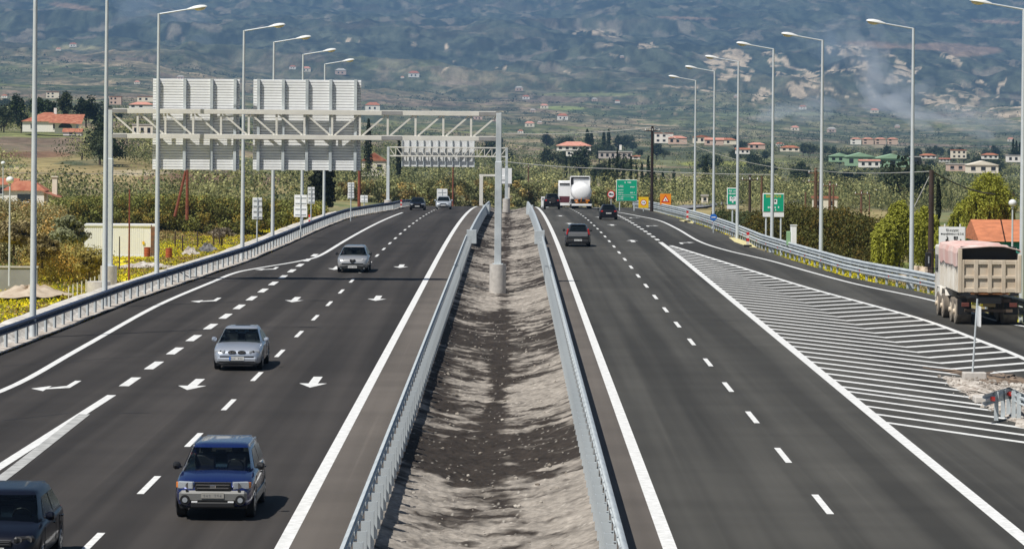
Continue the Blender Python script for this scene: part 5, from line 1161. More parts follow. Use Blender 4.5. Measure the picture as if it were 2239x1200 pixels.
# weeping trees and hedge on the right
for px, yb, yt, w_, lb, D in ((2160, 575, 378, 118, "tall bright green weeping tree above the white notice", 215), (2110, 560, 440, 70, "lower weeping tree behind the white notice", 222), (2125, 575, 470, 60, "small weeping tree left of the tall one, behind the notice", 228),
                              (2020, 588, 452, 70, "weeping tree right of the lamp beside the dump truck", 185), (1965, 585, 440, 66, "weeping tree left of the lamp beside the dump truck", 190), (1935, 588, 480, 60, "weeping shrub at the end of the brown hedge", 182),
                              (2062, 585, 500, 60, "weeping shrub directly behind the thick dark pole", 176)):
    px_tree("weeping_tree", lb, px, yb, yt, w_, LIME, 'willow', D=D, n=13600, leaf=.12, group="weeping trees behind the right barrier")
def hedge(label, pts, D0, D1, h, tint, n, leaf=.12, nm="hedge"):
    r = np.random.default_rng(len(label)); cs = []; 
    for i in range(n):
        u = r.random(); px = pts[0][0] + (pts[-1][0] - pts[0][0]) * u; D = D0 + (D1 - D0) * u + r.uniform(0, 9)
        yt = np.interp(px, [p[0] for p in pts], [p[1] for p in pts]); yb = np.interp(px, [p[0] for p in pts], [p[2] for p in pts]); v = r.random()
        p = at(px, yb + (yt - yb) * v * .96, D); cs.append(p)
    c = np.array([tuple(p) for p in cs]); O = c.mean(0); c = c - O; tt = np.array(tint)[None] * (.5 + 1.0 * r.random((n, 1))) * np.where(r.random((n, 1)) < .25, np.array([[1.25, 1.0, .8]]), np.array([[.9, 1.0, 1.0]]))
    o = fol_obj(nm, [leaf_quads(c, (.9, .9, .7), 90, leaf, tt, seed=n)]); o.location = O
    return tag(o, label, nm.replace('_', ' '))
hedge("long brown and green hedge behind the right barrier left of the weeping trees", [(1640, 480, 530), (1720, 455, 545), (1790, 465, 560), (1850, 462, 575), (1905, 480, 590), (1950, 500, 590)], 222, 186, 4, BROWNG, 900)
hedge("low dark hedge left of the wide green sign behind the barrier", [(1570, 468, 490), (1620, 470, 505), (1665, 478, 515)], 260, 236, 2, (.07, .08, .03), 220)
hedge("ochre green orchard belt behind the white container", [(120, 440, 500), (250, 432, 490), (420, 432, 500), (520, 440, 505), (640, 448, 480), (700, 452, 466)], 330, 300, 4, (.20, .19, .05), 1700, leaf=.17)
hedge("tangle of dry reeds and brambles on the left bank below the orange roof", [(-20, 440, 560), (60, 446, 565), (130, 455, 560)], 232, 226, 3, (.40, .32, .15), 600, leaf=.12, nm="reeds")
hedge("low ochre scrub between the retaining wall and the container", [(60, 555, 590), (140, 540, 600), (225, 560, 598)], 194, 190, 2, (.40, .31, .09), 260, leaf=.10, nm="scrub")
hedge("olive coloured scrub rising beyond the crest of the road", [(640, 405, 452), (800, 398, 450), (950, 390, 452), (1050, 395, 452), (1180, 400, 458), (1330, 415, 462), (1470, 430, 466)], 470, 500, 2, (.28, .26, .11), 560, leaf=.26, nm="scrub")
# scattered olive groves: thousands of crowns read as one mass
def grove(n, D0, D1, c0, c1, seed, leafn, hgt, tints, keep=.6, leaf=(.05, .0002)):
    r = np.random.default_rng(seed); D = np.sqrt(r.random(n) * (D1 ** 2 - D0 ** 2) + D0 ** 2); px = r.uniform(c0, c1, n); X = (px - CX) / F * D
    sp = 7.0; X = np.round(X / sp) * sp + r.normal(size=n) * 1.3; Dq = np.round(D / sp) * sp + r.normal(size=n) * 1.3
    fh, f2 = field(X, Dq); m = ((fh < keep) & (fbm(X / 30, Dq / 60, 3, 300 + seed) > .44)) | (fbm(X / 45, Dq / 45, 2, 320 + seed) > .70)
    m &= ~((X > xl(Dq) - 12) & (X < xr(Dq) + 25) & (Dq < 520))
    vv = HOR - F * (T(X, Dq) - 8) / Dq + (X / Dq) * s_ * F; uu = CX + F * X / Dq
    for (qx, qy, rx, ry) in ((70, 338, 95, 9), (400, 392, 150, 12), (320, 368, 130, 8), (430, 335, 90, 9), (560, 395, 140, 8), (1440, 395, 120, 8), (1580, 405, 100, 9), (1250, 352, 170, 5), (1600, 358, 120, 7), (1900, 395, 200, 5), (1230, 405, 60, 8), (1700, 345, 90, 5), (1150, 315, 120, 5), (1500, 335, 160, 5)):
        m &= ~(((uu - qx) / rx) ** 2 + ((vv - qy) / ry) ** 2 < .8 + .5 * fbm(X / 20, Dq / 40, 2, 7))
    for q in HOLES: m &= ~((np.abs(X - q[0]) < q[2]) & (Dq < q[1] + 12) & (Dq > q[1] - q[3]))
    X, Dq = X[m], Dq[m]; Z = T(X, Dq); s = (.55 + .95 * r.random(len(X)) ** 1.5) * hgt
    tt = np.array(tints)[(r.random(len(X)) * len(tints)).astype(int)]
    return leaf_quads(np.stack([X, Dq, Z + s * .45], 1), np.stack([s * .62, s * .62, s * .48], 1), leafn, leaf[0] * s + leaf[1] * Dq, tt * r.uniform(.6, 1.25, (len(X), 1)), seed=seed, shell=.12, var=.12, nr=.22)
# ------------------------------------------------------------------ houses
HOLES = []
def house(label, px, yb, wpx, hpx, roof='hip', wall=M_WALL, dep=None, rz=0.0, storeys=1, nwin=3, chim=False, D=None, roofm=None, rh=None, name="house", cat="house"):
    b = tp(px, yb) if D is None else at(px, yb, D); D = b.y; k = D / F; W = wpx * k; H = hpx * k; dep = dep or W * .7; HOLES.append((b.x, D, W / 2 + 2, 10 + D * .018))
    t = thing(name, label, cat, (b.x, D + dep / 2, b.z - .3), rz); H += .3; rm = roofm or M_TILE; rh = rh * k if rh else (min(W, dep) * .16)
    wl = MB().box((0, 0, H / 2), (W, dep, H)).build("wall", wall, t)
    o = max(.25, W * .035)
    if roof == 'hip':
        r_ = W / 2 - min(W, dep) * .42; y_ = max(0, dep / 2 - min(W, dep) * .42); r_ = max(r_, 0)
        MB().add([(-W / 2 - o, -dep / 2 - o, H), (W / 2 + o, -dep / 2 - o, H), (W / 2 + o, dep / 2 + o, H), (-W / 2 - o, dep / 2 + o, H), (-r_, -y_, H + rh), (r_, -y_, H + rh), (r_, y_ + .01, H + rh), (-r_, y_ + .01, H + rh)],
                 [(0, 3, 2, 1), (0, 1, 5, 4), (1, 2, 6, 5), (2, 3, 7, 6), (3, 0, 4, 7), (4, 5, 6, 7)]).build("roof", rm, t)
    elif roof == 'gable':
        MB().add([(-W / 2 - o, -dep / 2 - o, H), (W / 2 + o, -dep / 2 - o, H), (W / 2 + o, dep / 2 + o, H), (-W / 2 - o, dep / 2 + o, H), (-W / 2 - o, 0, H + rh), (W / 2 + o, 0, H + rh)], [(0, 3, 2, 1), (0, 1, 5, 4), (2, 3, 4, 5), (0, 4, 3), (1, 2, 5)]).build("roof", rm, t)
    elif roof == 'gablef':   # ridge running away from us
        MB().add([(-W / 2 - o, -dep / 2 - o, H), (W / 2 + o, -dep / 2 - o, H), (W / 2 + o, dep / 2 + o, H), (-W / 2 - o, dep / 2 + o, H), (0, -dep / 2 - o, H + rh), (0, dep / 2 + o, H + rh)], [(0, 3, 2, 1), (0, 1, 4), (2, 3, 5), (0, 4, 5, 3), (1, 2, 5, 4)]).build("roof", rm, t)
    else: MB().box((0, 0, H + .12), (W + o, dep + o, .25)).build("roof", rm, t)
    for s in range(storeys):
        zc = H * (s + .55) / storeys
        for i in range(nwin if D < 1300 else max(1, nwin - 1)):
            x = -W / 2 + W * (i + .5) / nwin; ww = min(1.5, W / nwin * .45); wh = min(1.4, H / storeys * .45)
            f = MB().box((x, -dep / 2 - .02, zc), (ww, .05, wh)).build("window", M_WIN, t)
            if D < 900: MB().box((x, -dep / 2 - .03, zc - wh / 2 - .06), (ww + .2, .12, .07)).build("sill", M_SWHT, f)
    if chim: MB().box((W * .16, 0, H + rh + .3), (.7, .7, 1.6)).build("chimney", M_WALL, t)
    return t
RED2 = mat("pink_tile", (.55, .22, .16), .8, c2=(.62, .32, .24), scale=.8); GREYR = mat("grey_slab", (.42, .40, .37), .8); REDR = mat("dull_red_roof", (.36, .13, .09), .8)
H_ = house
t = H_("white house with orange tiled roof and dark arch among trees on the left hill", 98, 286, 98, 20, 'hip', chim=True, rh=20, nwin=2, D=790, dep=11.5)
MB().box((5.2, -4.4, 1.1), (5.2, 5.0, 3.0)).build("porch", M_WALL, t); k = 790 / F
MB().add([(5.2 + math.cos(a) * 1.7, -6.93, 1.0 + math.sin(a) * 1.3) for a in np.linspace(0, math.pi, 11)], [tuple(range(11))]).build("archway", M_INK, t)
MB().add([(1.2, -8.2, 2.3), (9.4, -8.2, 2.0), (9.4, -2.0, 4.4), (1.8, -2.0, 4.4)], [(0, 1, 2, 3)]).build("porch_roof", M_TILE, t)
H_("low orange roofed outbuilding below the arch house", 158, 294, 40, 5, 'gable', nwin=1, D=770, rh=8)
H_("pale two storey block on the slope behind the dark trees", 115, 214, 28, 12, 'flat', storeys=2, wall=M_CREAM, D=1900)
H_("white house with pink tiled roof above the top of the left gantry corner", 308, 236, 52, 7, 'hip', roofm=RED2, D=1500)
H_("cluster house with pale walls left of the pink roofed house", 252, 228, 26, 16, 'flat', wall=M_PINK, storeys=2, D=1750)
H_("pale terraced building behind the first gantry sign's left edge", 320, 222, 40, 10, 'flat', wall=M_CREAM, D=2100)
H_("cream house with balcony seen through the gantry truss", 318, 296, 58, 22, 'flat', wall=M_CREAM, nwin=4, D=720, roofm=GREYR)
t = H_("orange roofed white house with a cream chimney at the left frame edge", 52, 446, 88, 29, 'hip', D=365, nwin=1, rh=21)
MB().box((3.3, 0, 2.1), (.55, .6, 2.6)).box((3.3, 0, 3.4), (.75, .8, .12)).build("chimney", M_CREAM, t)
MB().add([(2.3, -3.4, 1.75), (4.2, -3.4, 1.1), (4.2, 1.4, 1.1), (2.3, 1.4, 1.75)], [(0, 1, 2, 3)]).build("lean_to_roof", M_TILE, t)
H_("orange roof of a second house cut by the left frame edge", 2, 428, 66, 24, 'gable', D=392, nwin=1, rh=14)
H_("cream barn with a long sloping red roof right of the large gantry sign", 817, 382, 52, 30, 'gablef', D=680, wall=M_CREAM, rh=18, nwin=2)
H_("long white house with red tiled roof and dormers in mid valley", 1255, 328, 74, 9, 'hip', D=1060, roofm=RED2, rh=9, nwin=5)
H_("pale lower storey of the red roofed villa", 1262, 340, 48, 10, 'flat', D=1030, wall=M_WALL, nwin=4, roofm=GREYR)
H_("low grey flat roofed building with a chimney right of the red roofed villa", 1346, 345, 72, 12, 'flat', D=1000, wall=mat("grey_render", (.5, .45, .42), .9), nwin=6, roofm=GREYR, chim=True)
H_("small red roofed shed right of the grey flat building", 1390, 346, 18, 4, 'gable', D=1000, nwin=1)
H_("white two storey house right of the tall dark pole", 1452, 312, 40, 20, 'flat', D=1450, storeys=2, wall=M_WALL)
H_("pink house right of the white two storey house", 1482, 314, 40, 12, 'hip', D=1440, wall=M_PINK, roofm=RED2)
H_("white house with pale orange roof left of the second lamp", 1535, 312, 38, 12, 'gablef', D=1420, wall=M_CREAM)
H_("pale long house right of the pale orange roof", 1562, 316, 40, 10, 'gable', D=1400, wall=M_PINK, roofm=RED2)
H_("orange roofed pair of houses between the lamps", 1592, 315, 36, 9, 'hip', D=1450, wall=M_CREAM)
H_("white cottage with a red roof below the orange roofed pair", 1624, 335, 30, 8, 'gable', D=1150)
H_("red roofed cottage by the fourth right lamp", 1655, 325, 36, 9, 'hip', D=1300, wall=M_PINK, roofm=RED2)
H_("small house with orange roof left of the green halls", 1728, 330, 40, 7, 'hip', D=1250, wall=M_CREAM)
for i, (px, w_) in enumerate(((1872, 22), (1898, 24), (1925, 24), (1952, 22))):
    H_(("", "pale pink terraced villa second in the row above the green halls", "pale pink terraced villa third in the row above the green halls", "pale pink terraced villa at the right end of the row above the green halls")[i] if i else "white villa at the left end of the terraced row above the green halls", px, 315, w_, 11, 'hip', D=1750, wall=M_PINK if i else M_WALL, roofm=RED2, nwin=2, storeys=2)
H_("low pale green hall at the left end of the industrial group", 1838, 352, 46, 10, 'gablef', D=960, roofm=M_GROOF, wall=M_GROOF, rh=7, name="hall", cat="hall")
H_("broad pale green gabled hall with a white annex", 1882, 361, 62, 18, 'gablef', D=930, roofm=M_GROOF, wall=M_GROOF, rh=9, name="hall", cat="hall")
H_("green gabled hall with an open dark front beside the lamp pole", 1952, 363, 78, 16, 'gablef', D=930, roofm=M_GROOF, wall=M_GROOF, rh=10, name="hall", cat="hall")
H_("white annex with pinkish roof in front of the green halls", 1902, 364, 44, 12, 'gable', D=905, wall=M_WALL, roofm=RED2, rh=3, name="hall", cat="hall")
H_("open black loading bay between the green hall and the trees", 2002, 358, 24, 14, 'flat', D=920, wall=M_INK, roofm=GREYR, nwin=1, name="hall", cat="hall")
H_("red roofed house right of the lamp behind the loading bay", 2030, 345, 34, 5, 'hip', D=1100)
H_("white villa with an overhanging flat roof above the brick hall", 2097, 345, 32, 16, 'flat', D=1120, storeys=2, wall=M_CREAM)
H_("long brick fronted hall with cream gable on the right", 2100, 372, 54, 12, 'flat', D=860, wall=M_PINK, roofm=GREYR, name="hall", cat="hall")
H_("cream gabled hall right of the brick hall", 2150, 376, 66, 15, 'gablef', D=850, wall=M_CREAM, roofm=M_CREAM, rh=9, name="hall", cat="hall")
H_("orange roofed house behind the cream hall", 2166, 346, 34, 7, 'hip', D=1100)
H_("low red roof left of the brick hall", 2066, 352, 22, 4, 'gable', D=1080, roofm=REDR)
H_("long white hall at the right frame edge", 2222, 353, 38, 12, 'flat', D=1150, roofm=GREYR, name="hall", cat="hall")
H_("small cream cottage behind the hedge by the rusty pylon", 1805, 452, 52, 18, 'flat', D=420, wall=M_CREAM, nwin=2, roofm=M_TILE)
H_("tiny stone hut in the yellow field behind the lamps", 1541, 440, 14, 11, 'flat', D=520, wall=M_CREAM, nwin=1, roofm=GREYR)
t = H_("large orange roofed building with a green netted front, cut by the right frame edge", 2222, 590, 150, 62, 'gable', D=206, wall=mat("green_netting", (.02, .20, .14), .8, c2=(.06, .34, .26), scale=.7), nwin=0, rh=44, dep=7, roofm=mat("bright_tile", (.50, .18, .085), .85, var=.2, scale=1.5, stretch=(1, 1, 3)))
# villages far off: small repeated houses, each its own object
far = [(160, 104, 20), (128, 112, 14), (1045, 262, 24), (905, 170, 30), (880, 172, 10), (1135, 200, 22), (1150, 218, 20), (1190, 238, 22), (1165, 246, 16), (1230, 263, 30), (1158, 278, 26), (1180, 272, 14), (1138, 292, 16), (1120, 330, 12), (1085, 266, 20), (640, 152, 18),
       (670, 158, 24), (745, 165, 30), (815, 243, 40), (1260, 222, 10), (1300, 222, 16), (1350, 226, 14), (1738, 286, 22), (1818, 290, 24), (1755, 240, 20), (1912, 248, 22), (1962, 280, 14), (1975, 299, 10), (2168, 325, 10), (1610, 215, 14), (1705, 322, 22), (1280, 130, 8), (1360, 128, 12), (1444, 26, 10), (2210, 310, 18),
       (60, 215, 10), (10, 215, 16), (300, 185, 16), (395, 175, 20)]
DESC = ["white cottage", "cream farmhouse", "pale villa", "pinkish house", "white barn"]
proto = {}
for i, (px, py, w_) in enumerate(far):
    if w_ < 13 and i % 2: continue
    b = tp(px, py, 900); k = b.y / F; wl = (M_WALL, M_CREAM, M_PINK)[i % 3]; W = w_ * k * .8; Hh = min(W * .4, w_ * k * .35); HOLES.append((b.x, b.y, W / 2 + 2, b.y * .02))
    side = "left" if px < 750 else "centre" if px < 1500 else "right"
    t = thing("far_house", "tiny distant %s, number %d from the left of the far houses on the slope" % (DESC[i % 5], sorted(f[0] for f in far).index(px) + 1), "house", b, group="far houses scattered over the slope")
    rm = (M_TILE, RED2, GREYR)[i % 3]
    MB().box((0, 0, Hh / 2), (W, W * .6, Hh)).build("wall", wl, t)
    MB().add([(-W * .53, -W * .33, Hh), (W * .53, -W * .33, Hh), (W * .53, W * .33, Hh), (-W * .53, W * .33, Hh), (-W * .25, 0, Hh * 1.5), (W * .25, 0, Hh * 1.5)], [(0, 3, 2, 1), (0, 1, 5, 4), (2, 3, 4, 5), (0, 4, 3), (1, 2, 5)]).build("roof", rm, t)
    if w_ > 15: MB().box((-W * .2, -W * .31, Hh * .5), (W * .12, .1, Hh * .35)).box((W * .15, -W * .31, Hh * .5), (W * .12, .1, Hh * .35)).build("window", M_WIN, t)
OL = [OLIVE, OLIVE2, OLIVE, (.10, .125, .055), (.07, .09, .035)]
G1 = [grove(5500, 380, 800, -260, 2500, 1, 110, 4.2, OL, .44, (.045, .00012)), grove(9000, 780, 1500, -200, 2440, 2, 46, 4.2, OL, .48, (.05, .0002)), grove(9000, 1450, 2600, -200, 2440, 4, 20, 4.2, [(.10, .12, .06), (.07, .09, .04), OLIVE], .42, (.05, .0002))]
tag(fol_obj("olive_grove", G1), kind="stuff", label="olive groves covering the valley slopes")
G2 = [grove(9000, 2500, 6000, -200, 2440, 3, 12, 5.5, [(.04, .055, .03), (.06, .075, .04)], .35, (.05, .0002))]
tag(fol_obj("woodland", G2), kind="stuff", label="far off scattered trees on the lower slopes")

# verge plants
def tufts(n, D0, D1, fn, seed, tints, s, leafn=7):
    r = np.random.default_rng(seed); D = r.uniform(D0, D1, n); off = r.random(n); X = fn(D, off); Z = T(X, D); tt = np.array(tints)[(r.random(n) * len(tints)).astype(int)]
    m = fbm(X / 5, D / 12, 3, seed + 400) > .42; X, D, Z, tt = X[m], D[m], Z[m], tt[m]
    return leaf_quads(np.stack([X, D, Z + s * .3], 1), (s, s, s * .6), leafn, s * .28, tt, seed=seed)
tag(fol_obj("wildflowers", [tufts(52000, 100, 330, lambda D, o: xl(D) - 3 - o * 17, 5, [YELF, YELF, (.60, .56, .04), (.24, .28, .04), (.16, .2, .03)], .30), tufts(3500, 150, 330, lambda D, o: xr(D) + 1.4 + o * 5, 6, [YELF, (.2, .22, .04), (.14, .17, .04)], .32)]), kind="stuff", label="yellow wildflowers along both verges")
tag(fol_obj("grass", [tufts(26000, 100, 380, lambda D, o: xl(D) - 5 - o * 32, 8, [DRYG, (.12, .15, .04), (.34, .24, .09), (.2, .13, .05)], .45), tufts(5000, 140, 320, lambda D, o: xr(D) + 3 + o * 16, 9, [DRYG, (.12, .15, .04)], .4)]), kind="stuff", label="dry and green grass on the banks")
# ------------------------------------------------------------------ poles, cables, odds and ends
def upole(px, yt, yb, D, label, r=.14, m=M_WOODD, arms=1, lean=None):
    b = at(px, yb, D); h = (yb - yt) * D / F; t = thing("utility_pole", label, "utility pole", b)
    MB().tube((0, 0, -.8), (0, 0, h), r * 1.15, r * .8, 10).build("pole", m, t, smooth=True)
    for i in range(arms):
        z = h - .5 - i * .9; a = MB().box((0, -.1, z), (1.6, .1, .1)).build("cross_arm", m, t)
        for x in (-.7, 0, .7): MB().tube((x, -.1, z + .05), (x, -.1, z + .25), .05, .03, 6).build("insulator", M_SWHT, a)
    if lean: MB().tube((lean, 0, -.5), (0, 0, h * .93), r, r * .8, 8).build("brace_pole", m, t)
    return t
upole(1425, 276, 458, 330, "tall thin black utility pole right of the green distance sign", .16, mat("tarred_wood", (.02, .01, .01), .8), 1)
upole(2035, 372, 600, 165, "thick dark wooden pole left of the weeping tree behind the dump truck", .15, M_WOODD, 0)
upole(1783, 368, 470, 330, "rusty brown pylon pole with two cross arms beside the third right lamp", .2, M_WOOD, 2)
upole(1791, 385, 470, 331, "black pole touching the rusty pylon", .10, M_WOODD, 0)
upole(1814, 396, 462, 340, "rusty pole right of the pylon in front of the cream cottage", .15, M_WOOD, 1)
upole(1822, 402, 462, 345, "short rusty pole beside the cottage pole", .10, M_WOOD, 0)
upole(1883, 415, 465, 380, "brown pole with a small top above the hedge, left of the distant lorry", .14, M_WOOD, 1)
upole(1901, 424, 462, 380, "thin brown stake right of the brown hedge pole", .07, M_WOOD, 0)
upole(1761, 420, 462, 360, "thin brown pole left of the rusty pylon", .11, M_WOOD, 0)
upole(1639, 382, 482, 300, "dark brown pole between the two green signs", .13, M_WOODD, 1)
upole(1665, 385, 470, 310, "reddish brown pole touching the left edge of the wide green sign", .12, M_WOOD, 0)
upole(1580, 435, 485, 320, "short dark stake left of the narrow green sign", .06, M_WOODD, 0)
upole(2215, 420, 480, 300, "dark pole at the right frame edge carrying the black cable", .13, M_WOODD, 0)
upole(409, 350, 462, 300, "A-shaped pair of red brown poles under the left gantry sign", .14, mat("red_wood", (.20, .055, .03), .8, var=.3, scale=3), 0, lean=-1.15)
upole(785, 345, 458, 310, "brown wooden pole under the right end of the gantry sign", .15, mat("red_wood", (.2, .055, .03), .8), 0)
upole(990, 365, 448, 480, "thin red brown pole behind the long sign of the second gantry", .12, mat("red_wood", (.2, .055, .03), .8), 0)
upole(1155, 360, 402, 620, "pale thin pole in the olive grove right of the gantry post", .12, M_WOOD, 1)
upole(179, 335, 362, 620, "short black pole in the vineyard left of the second lamp", .2, M_WOODD, 0)
upole(282, 415, 594, 172, "thin rusty fence post in front of the white container", .05, mat("red_wood", (.2, .055, .03), .8), 0)
upole(261, 517, 560, 200, "short thin dark stake in front of the container wall", .04, M_WOODD, 0)
def cable(label, pts, D, r, m, sag=.6):
    P = [at(px, py, D if not isinstance(D, tuple) else D[0] + (D[1] - D[0]) * i / (len(pts) - 1)) for i, (px, py) in enumerate(pts)]; O = P[0]; mb = MB()
    for a, b in zip(P[:-1], P[1:]):
        L = [a.lerp(b, k / 10) - Vector((0, 0, sag * 4 * (k / 10) * (1 - k / 10))) - O for k in range(11)]
        for q, s in zip(L[:-1], L[1:]): mb.tube(q, s, r, None, 5, cap=False)
    return tag(mb.build("power_cable", m, None, O), label, "cable")
PALEC = mat("pale_cable", (.45, .44, .42), .5)
cable("pale cable running left from the top of the tall black pole", [(1100, 292), (1425, 279)], 330, .035, PALEC, .3)
cable("pale cable crossing in front of the cypress clump", [(1090, 352), (1335, 369), (1700, 382)], 420, .045, PALEC, .2)
cable("pale cable from the tall black pole to the rusty pylon", [(1425, 279), (1783, 374)], 330, .03, PALEC, 1.0)
cable("pale cable from the rusty pylon to the thick dark pole", [(1783, 372), (2035, 375)], (330, 165), .025, PALEC, .2)
cable("black cable sloping down from the thick dark pole to the right edge", [(2035, 373), (2215, 422), (2260, 432)], (165, 300), .045, M_INK, .5)
cable("thin stay wire sloping left from the thick dark pole", [(2035, 380), (1990, 470)], 165, .02, PALEC, 0)
cable("thin grey cable across the olive bank on the left", [(-20, 377), (340, 380)], 420, .03, mat("grey_cable", (.15, .15, .16), .6), .1)
# container, barrels, wall, heap, pickets, junk
b = at(262, 563, 248); t = thing("shipping_container", "white shipping container with a rusty dark end behind the left barrier", "container", b, R(3)); k = 248 / F; W = 156 * k; H = 72 * k
MB().box((0, 1.2, H / 2), (W, 2.4, H)).build("container_wall", M_SWHT, t)
mb = MB()
for i in range(28): mb.box((-W / 2 + .25 + i * (W - 1.1) / 28, -.005, H / 2), (.12, .02, H - .3))
mb.build("corrugation", M_SWHT, t); MB().box((0, -.03, .07), (W, .08, .14)).box((0, -.03, H - .07), (W, .08, .14)).build("frame", M_WHITE, t)
MB().box((W / 2 - .35, -.05, H / 2), (.07, .06, H)).box((W / 2 - .18, -.04, H / 2), (.3, .05, H - .2)).build("door_end", mat("dark_rust", (.10, .08, .07), .8, c2=(.3, .12, .05), scale=2), t); MB().box((W / 2 - .95, -.06, H * .45), (.18, .02, .22)).build("sticker", M_YEL, t)
for i, (px, lb) in enumerate(((322, "rusty orange barrel in front of the container's right end"), (369, "rusty orange barrel right of the lamp pole by the container"))):
    b = at(px, 561 + i * 2, 236); t = thing("barrel", lb, "barrel", b); rm = mat("rusty_barrel", (.45, .10, .03), .8, c2=(.25, .07, .04), scale=3)
    MB().tube((0, 0, 0), (0, 0, .68), .24, None, 16).build("drum", rm, t); MB().tube((0, 0, .22), (0, 0, .25), .255, None, 16).tube((0, 0, .44), (0, 0, .47), .255, None, 16).tube((0, 0, .66), (0, 0, .69), .255, None, 16).build("hoop", rm, t)
b = at(32, 632, 182); t = tag(MB().box((-1.5, 0, .55), (5.6, .3, 1.35)).build("retaining_wall", M_CONCG, None, b), "grey concrete retaining wall at the left edge behind the pale heap", "wall")
MB().box((-1.5, 0, 1.26), (5.7, .4, .08)).build("coping", M_CONC, t)
def heap(label, px, py, wpx, hpx, D, m, nm="rubble_heap"):
    b = at(px, py, D); k = D / F; w_ = wpx * k / 2; h = hpx * k; n = 26; V = []; Fc = []
    for j in range(9):
        for i in range(n):
            a = 2 * math.pi * i / n; q = j / 8; rr = w_ * (1 - q) * (1 + .12 * math.sin(3 * a + 1)); V.append((math.cos(a) * rr, math.sin(a) * rr * 1.3, h * .62 * smooth01(q * 1.25) * (1 + .3 * math.sin(4 * a + px)) + random.uniform(-.09, .09) - .05))
    for j in range(8):
        for i in range(n): Fc.append((j * n + i, j * n + (i + 1) % n, (j + 1) * n + (i + 1) % n, (j + 1) * n + i))
    return tag(MB().add(V, Fc).build(nm, m, None, b, smooth=True), label, "heap")
M_SANDY = mat("sandy_soil", (.40, .31, .22), .95, c2=(.56, .47, .36), scale=2, bump=.6); heap("low pale soil heap behind the leftmost lamp pole", 62, 642, 170, 26, 174, M_SANDY); heap("low pale sandy strip in front of the container", 315, 582, 130, 12, 225, M_GRAV)
heap("light sandy mound behind the barrier beside the dark pole", 2010, 602, 90, 26, 170, M_SANDY)
heap("grey pile of scrap under dark netting beside the yellow verge", 452, 545, 46, 18, 215, mat("dark_scrap", (.05, .05, .055), .9, c2=(.25, .24, .23), scale=3)); heap("white rubble pile beside the dark scrap", 415, 553, 40, 18, 212, M_GRAV)
fp = None
for i in range(9):
    b = at(150 + i * 9.5, 650 - i * 3.5, 160 + i * .7)
    if fp is None: fp = tag(MB().box((0, 0, .25), (.05, .05, .6)).box((.0, 0, .56), (.07, .07, .03)).build("picket", M_CREAMW, None, b), "pale picket of the short row left of the gantry footing", "fence post", "short row of pale pickets")
    else: o = fp.copy(); col.objects.link(o); o.location = b
sp = None
for px, py in ((399, 548), (432, 540), (467, 536), (480, 533), (383, 540)):
    b = at(px, py, 205)
    if sp is None: sp = tag(MB().tube((0, 0, 0), (0, 0, .95), .05, .04, 7).tube((0, 0, .95), (.0, 0, 1.0), .04, .01, 7).build("stake", M_WOODD, None, b), "dark fence stake in the yellow flowers by the scrap", "fence post", "dark stakes by the scrap")
    else: o = sp.copy(); col.objects.link(o); o.location = b
b = gp(262, 637); b.x -= .9; tag(MB().tube((0, 0, -.8), (0, 0, .5), .55, None, 18).build("drain_cover", M_CONC, None, b - Vector((.2, -1, .1)), smooth=True), "round concrete manhole ring beside the left gantry footing", "manhole")
# far service road on the right and the lorry on it
def road_px(name, pts, wd, m, dz=.25):
    P = []
    for px, py in pts: P.append(tp(px, py, 300))
    V = []
    for i, p in enumerate(P):
        V += [(p.x, p.y - wd / 2, T1(p.x, p.y - wd / 2) + dz), (p.x, p.y + wd / 2, T1(p.x, p.y + wd / 2) + dz)]
    return tag(MB().add(V, [(2 * i, 2 * i + 2, 2 * i + 3, 2 * i + 1) for i in range(len(P) - 1)]).build(name, m), kind="structure")
xs_ = list(range(1445, 1700, 20)); road_px("side_road", [(x, 462 - (x - 1445) * .11) for x in xs_], 26, mat("far_asphalt", (.20, .20, .21), .9, var=.1, scale=.2))
road_px("side_road", [(x, 443 - (x - 1700) * .03) for x in range(1700, 2260, 20)], 34, mat("far_asphalt", (.2, .2, .21), .9))
b = at(1924, 434, 690); b.z += .1; t = thing("far_lorry", "small distant white lorry on the service road above the hedge", "lorry", b, R(-35)); k = 690 / F * .95
MB().box((0, 0, 11 * k), (18 * k, 2.2, 17 * k)).build("cab", M_SWHT, t, bevel=.1); MB().box((0, 4.2, 9 * k), (19 * k, 6, 12 * k)).build("cargo_box", M_CONCG, t); MB().box((0, -1.12, 13 * k), (14 * k, .05, 5 * k)).build("windshield", M_GLASS, t)
wheels(t, (0, 5.5), 9 * k, .5, .3)
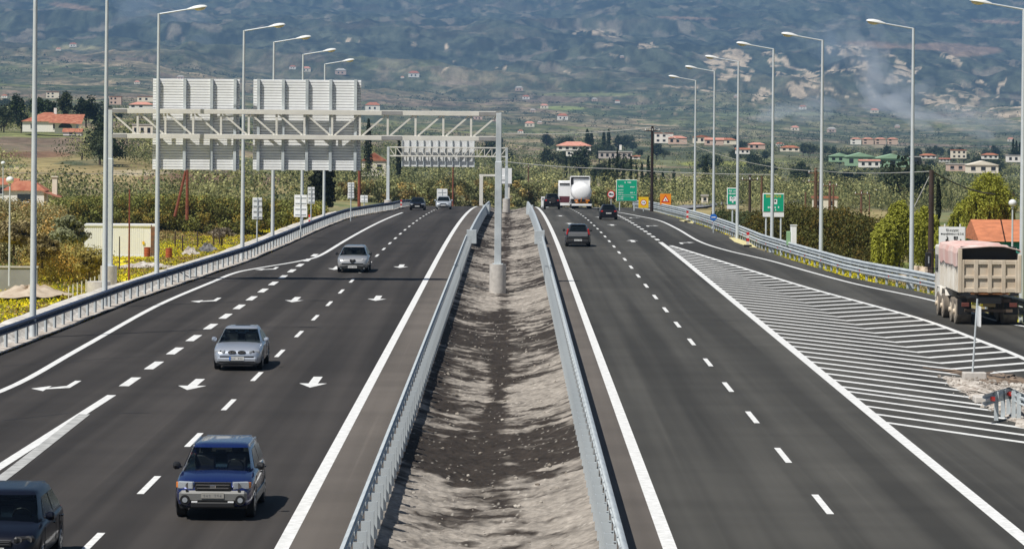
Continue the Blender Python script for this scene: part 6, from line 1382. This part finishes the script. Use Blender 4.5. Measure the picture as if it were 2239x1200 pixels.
# ------------------------------------------------------------------ haze and smoke
def volume(name, color, dens, aniso=0.0, absorb=None):
    m = bpy.data.materials.new(name); m.use_nodes = True; n = m.node_tree.nodes; n.remove(n["Principled BSDF"]); v = n.new("ShaderNodeVolumePrincipled")
    v.inputs["Color"].default_value = color + (1,); v.inputs["Density"].default_value = dens; v.inputs["Anisotropy"].default_value = aniso
    m.node_tree.links.new(v.outputs[0], n["Material Output"].inputs["Volume"]); return m
M_HAZE = volume("haze_air", (.19, .36, .62), HAZE_D)
zmax = max(v.co.z for v in bpy.data.objects["ground"].data.vertices); zmin = min(v.co.z for v in bpy.data.objects["ground"].data.vertices)
hz = MB().box((0, 8200, (zmin - 2 + zmax + 10) / 2), (21500, 16900, zmax + 12 - zmin)).build("haze", M_HAZE); tag(hz, kind="stuff")
M_SMK = volume("smoke_air", (.92, .95, 1.0), .0085)
def plume(px, py, D, rx, ry, rot, dens=1.0):
    rp = random.Random(px * 7 + py)
    for _ in range(5): puff(px + rp.gauss(0, .45) * rx, py + rp.gauss(0, .45) * ry, D * rp.uniform(.98, 1.02), rx * rp.uniform(.3, .7), ry * rp.uniform(.5, .9), rot + rp.uniform(-35, 35))
def puff(px, py, D, rx, ry, rot):
    p = at(px, py, D); k = D / F; mb = MB(); n = 16
    mb.loft([[Vector((math.cos(a) * math.sin(v) * rx * k, math.sin(a) * math.sin(v) * rx * k * .6, math.cos(v) * ry * k)) for a in np.linspace(0, 2 * math.pi, n + 1)[:-1]] for v in np.linspace(.05, math.pi - .05, 12)])
    o = mb.build("smoke", M_SMK, None, p, smooth=True); o.rotation_euler = (0, R(rot), 0); tag(o, kind="stuff")
for a in ((1930, 195, 6200, 70, 55, 20), (1925, 150, 6300, 40, 60, -25), (1960, 215, 6000, 60, 28, 10), (1870, 215, 5900, 110, 20, 5), (2150, 270, 3700, 90, 28, 25), (2160, 285, 3300, 30, 45, -20), (2060, 265, 4000, 80, 22, 10),
          (1900, 110, 6800, 40, 70, -30), (2000, 250, 4300, 120, 18, 0), (1750, 245, 4500, 90, 18, 0)): plume(*a)
M_SMK = volume("thin_smoke_air", (.75, .86, 1.0), .0034)
for a in ((345, 70, 8200, 90, 95, 15), (300, 20, 8600, 60, 120, -20), (420, 120, 7800, 110, 40, 20), (1820, 80, 7600, 60, 70, 10)): plume(*a)
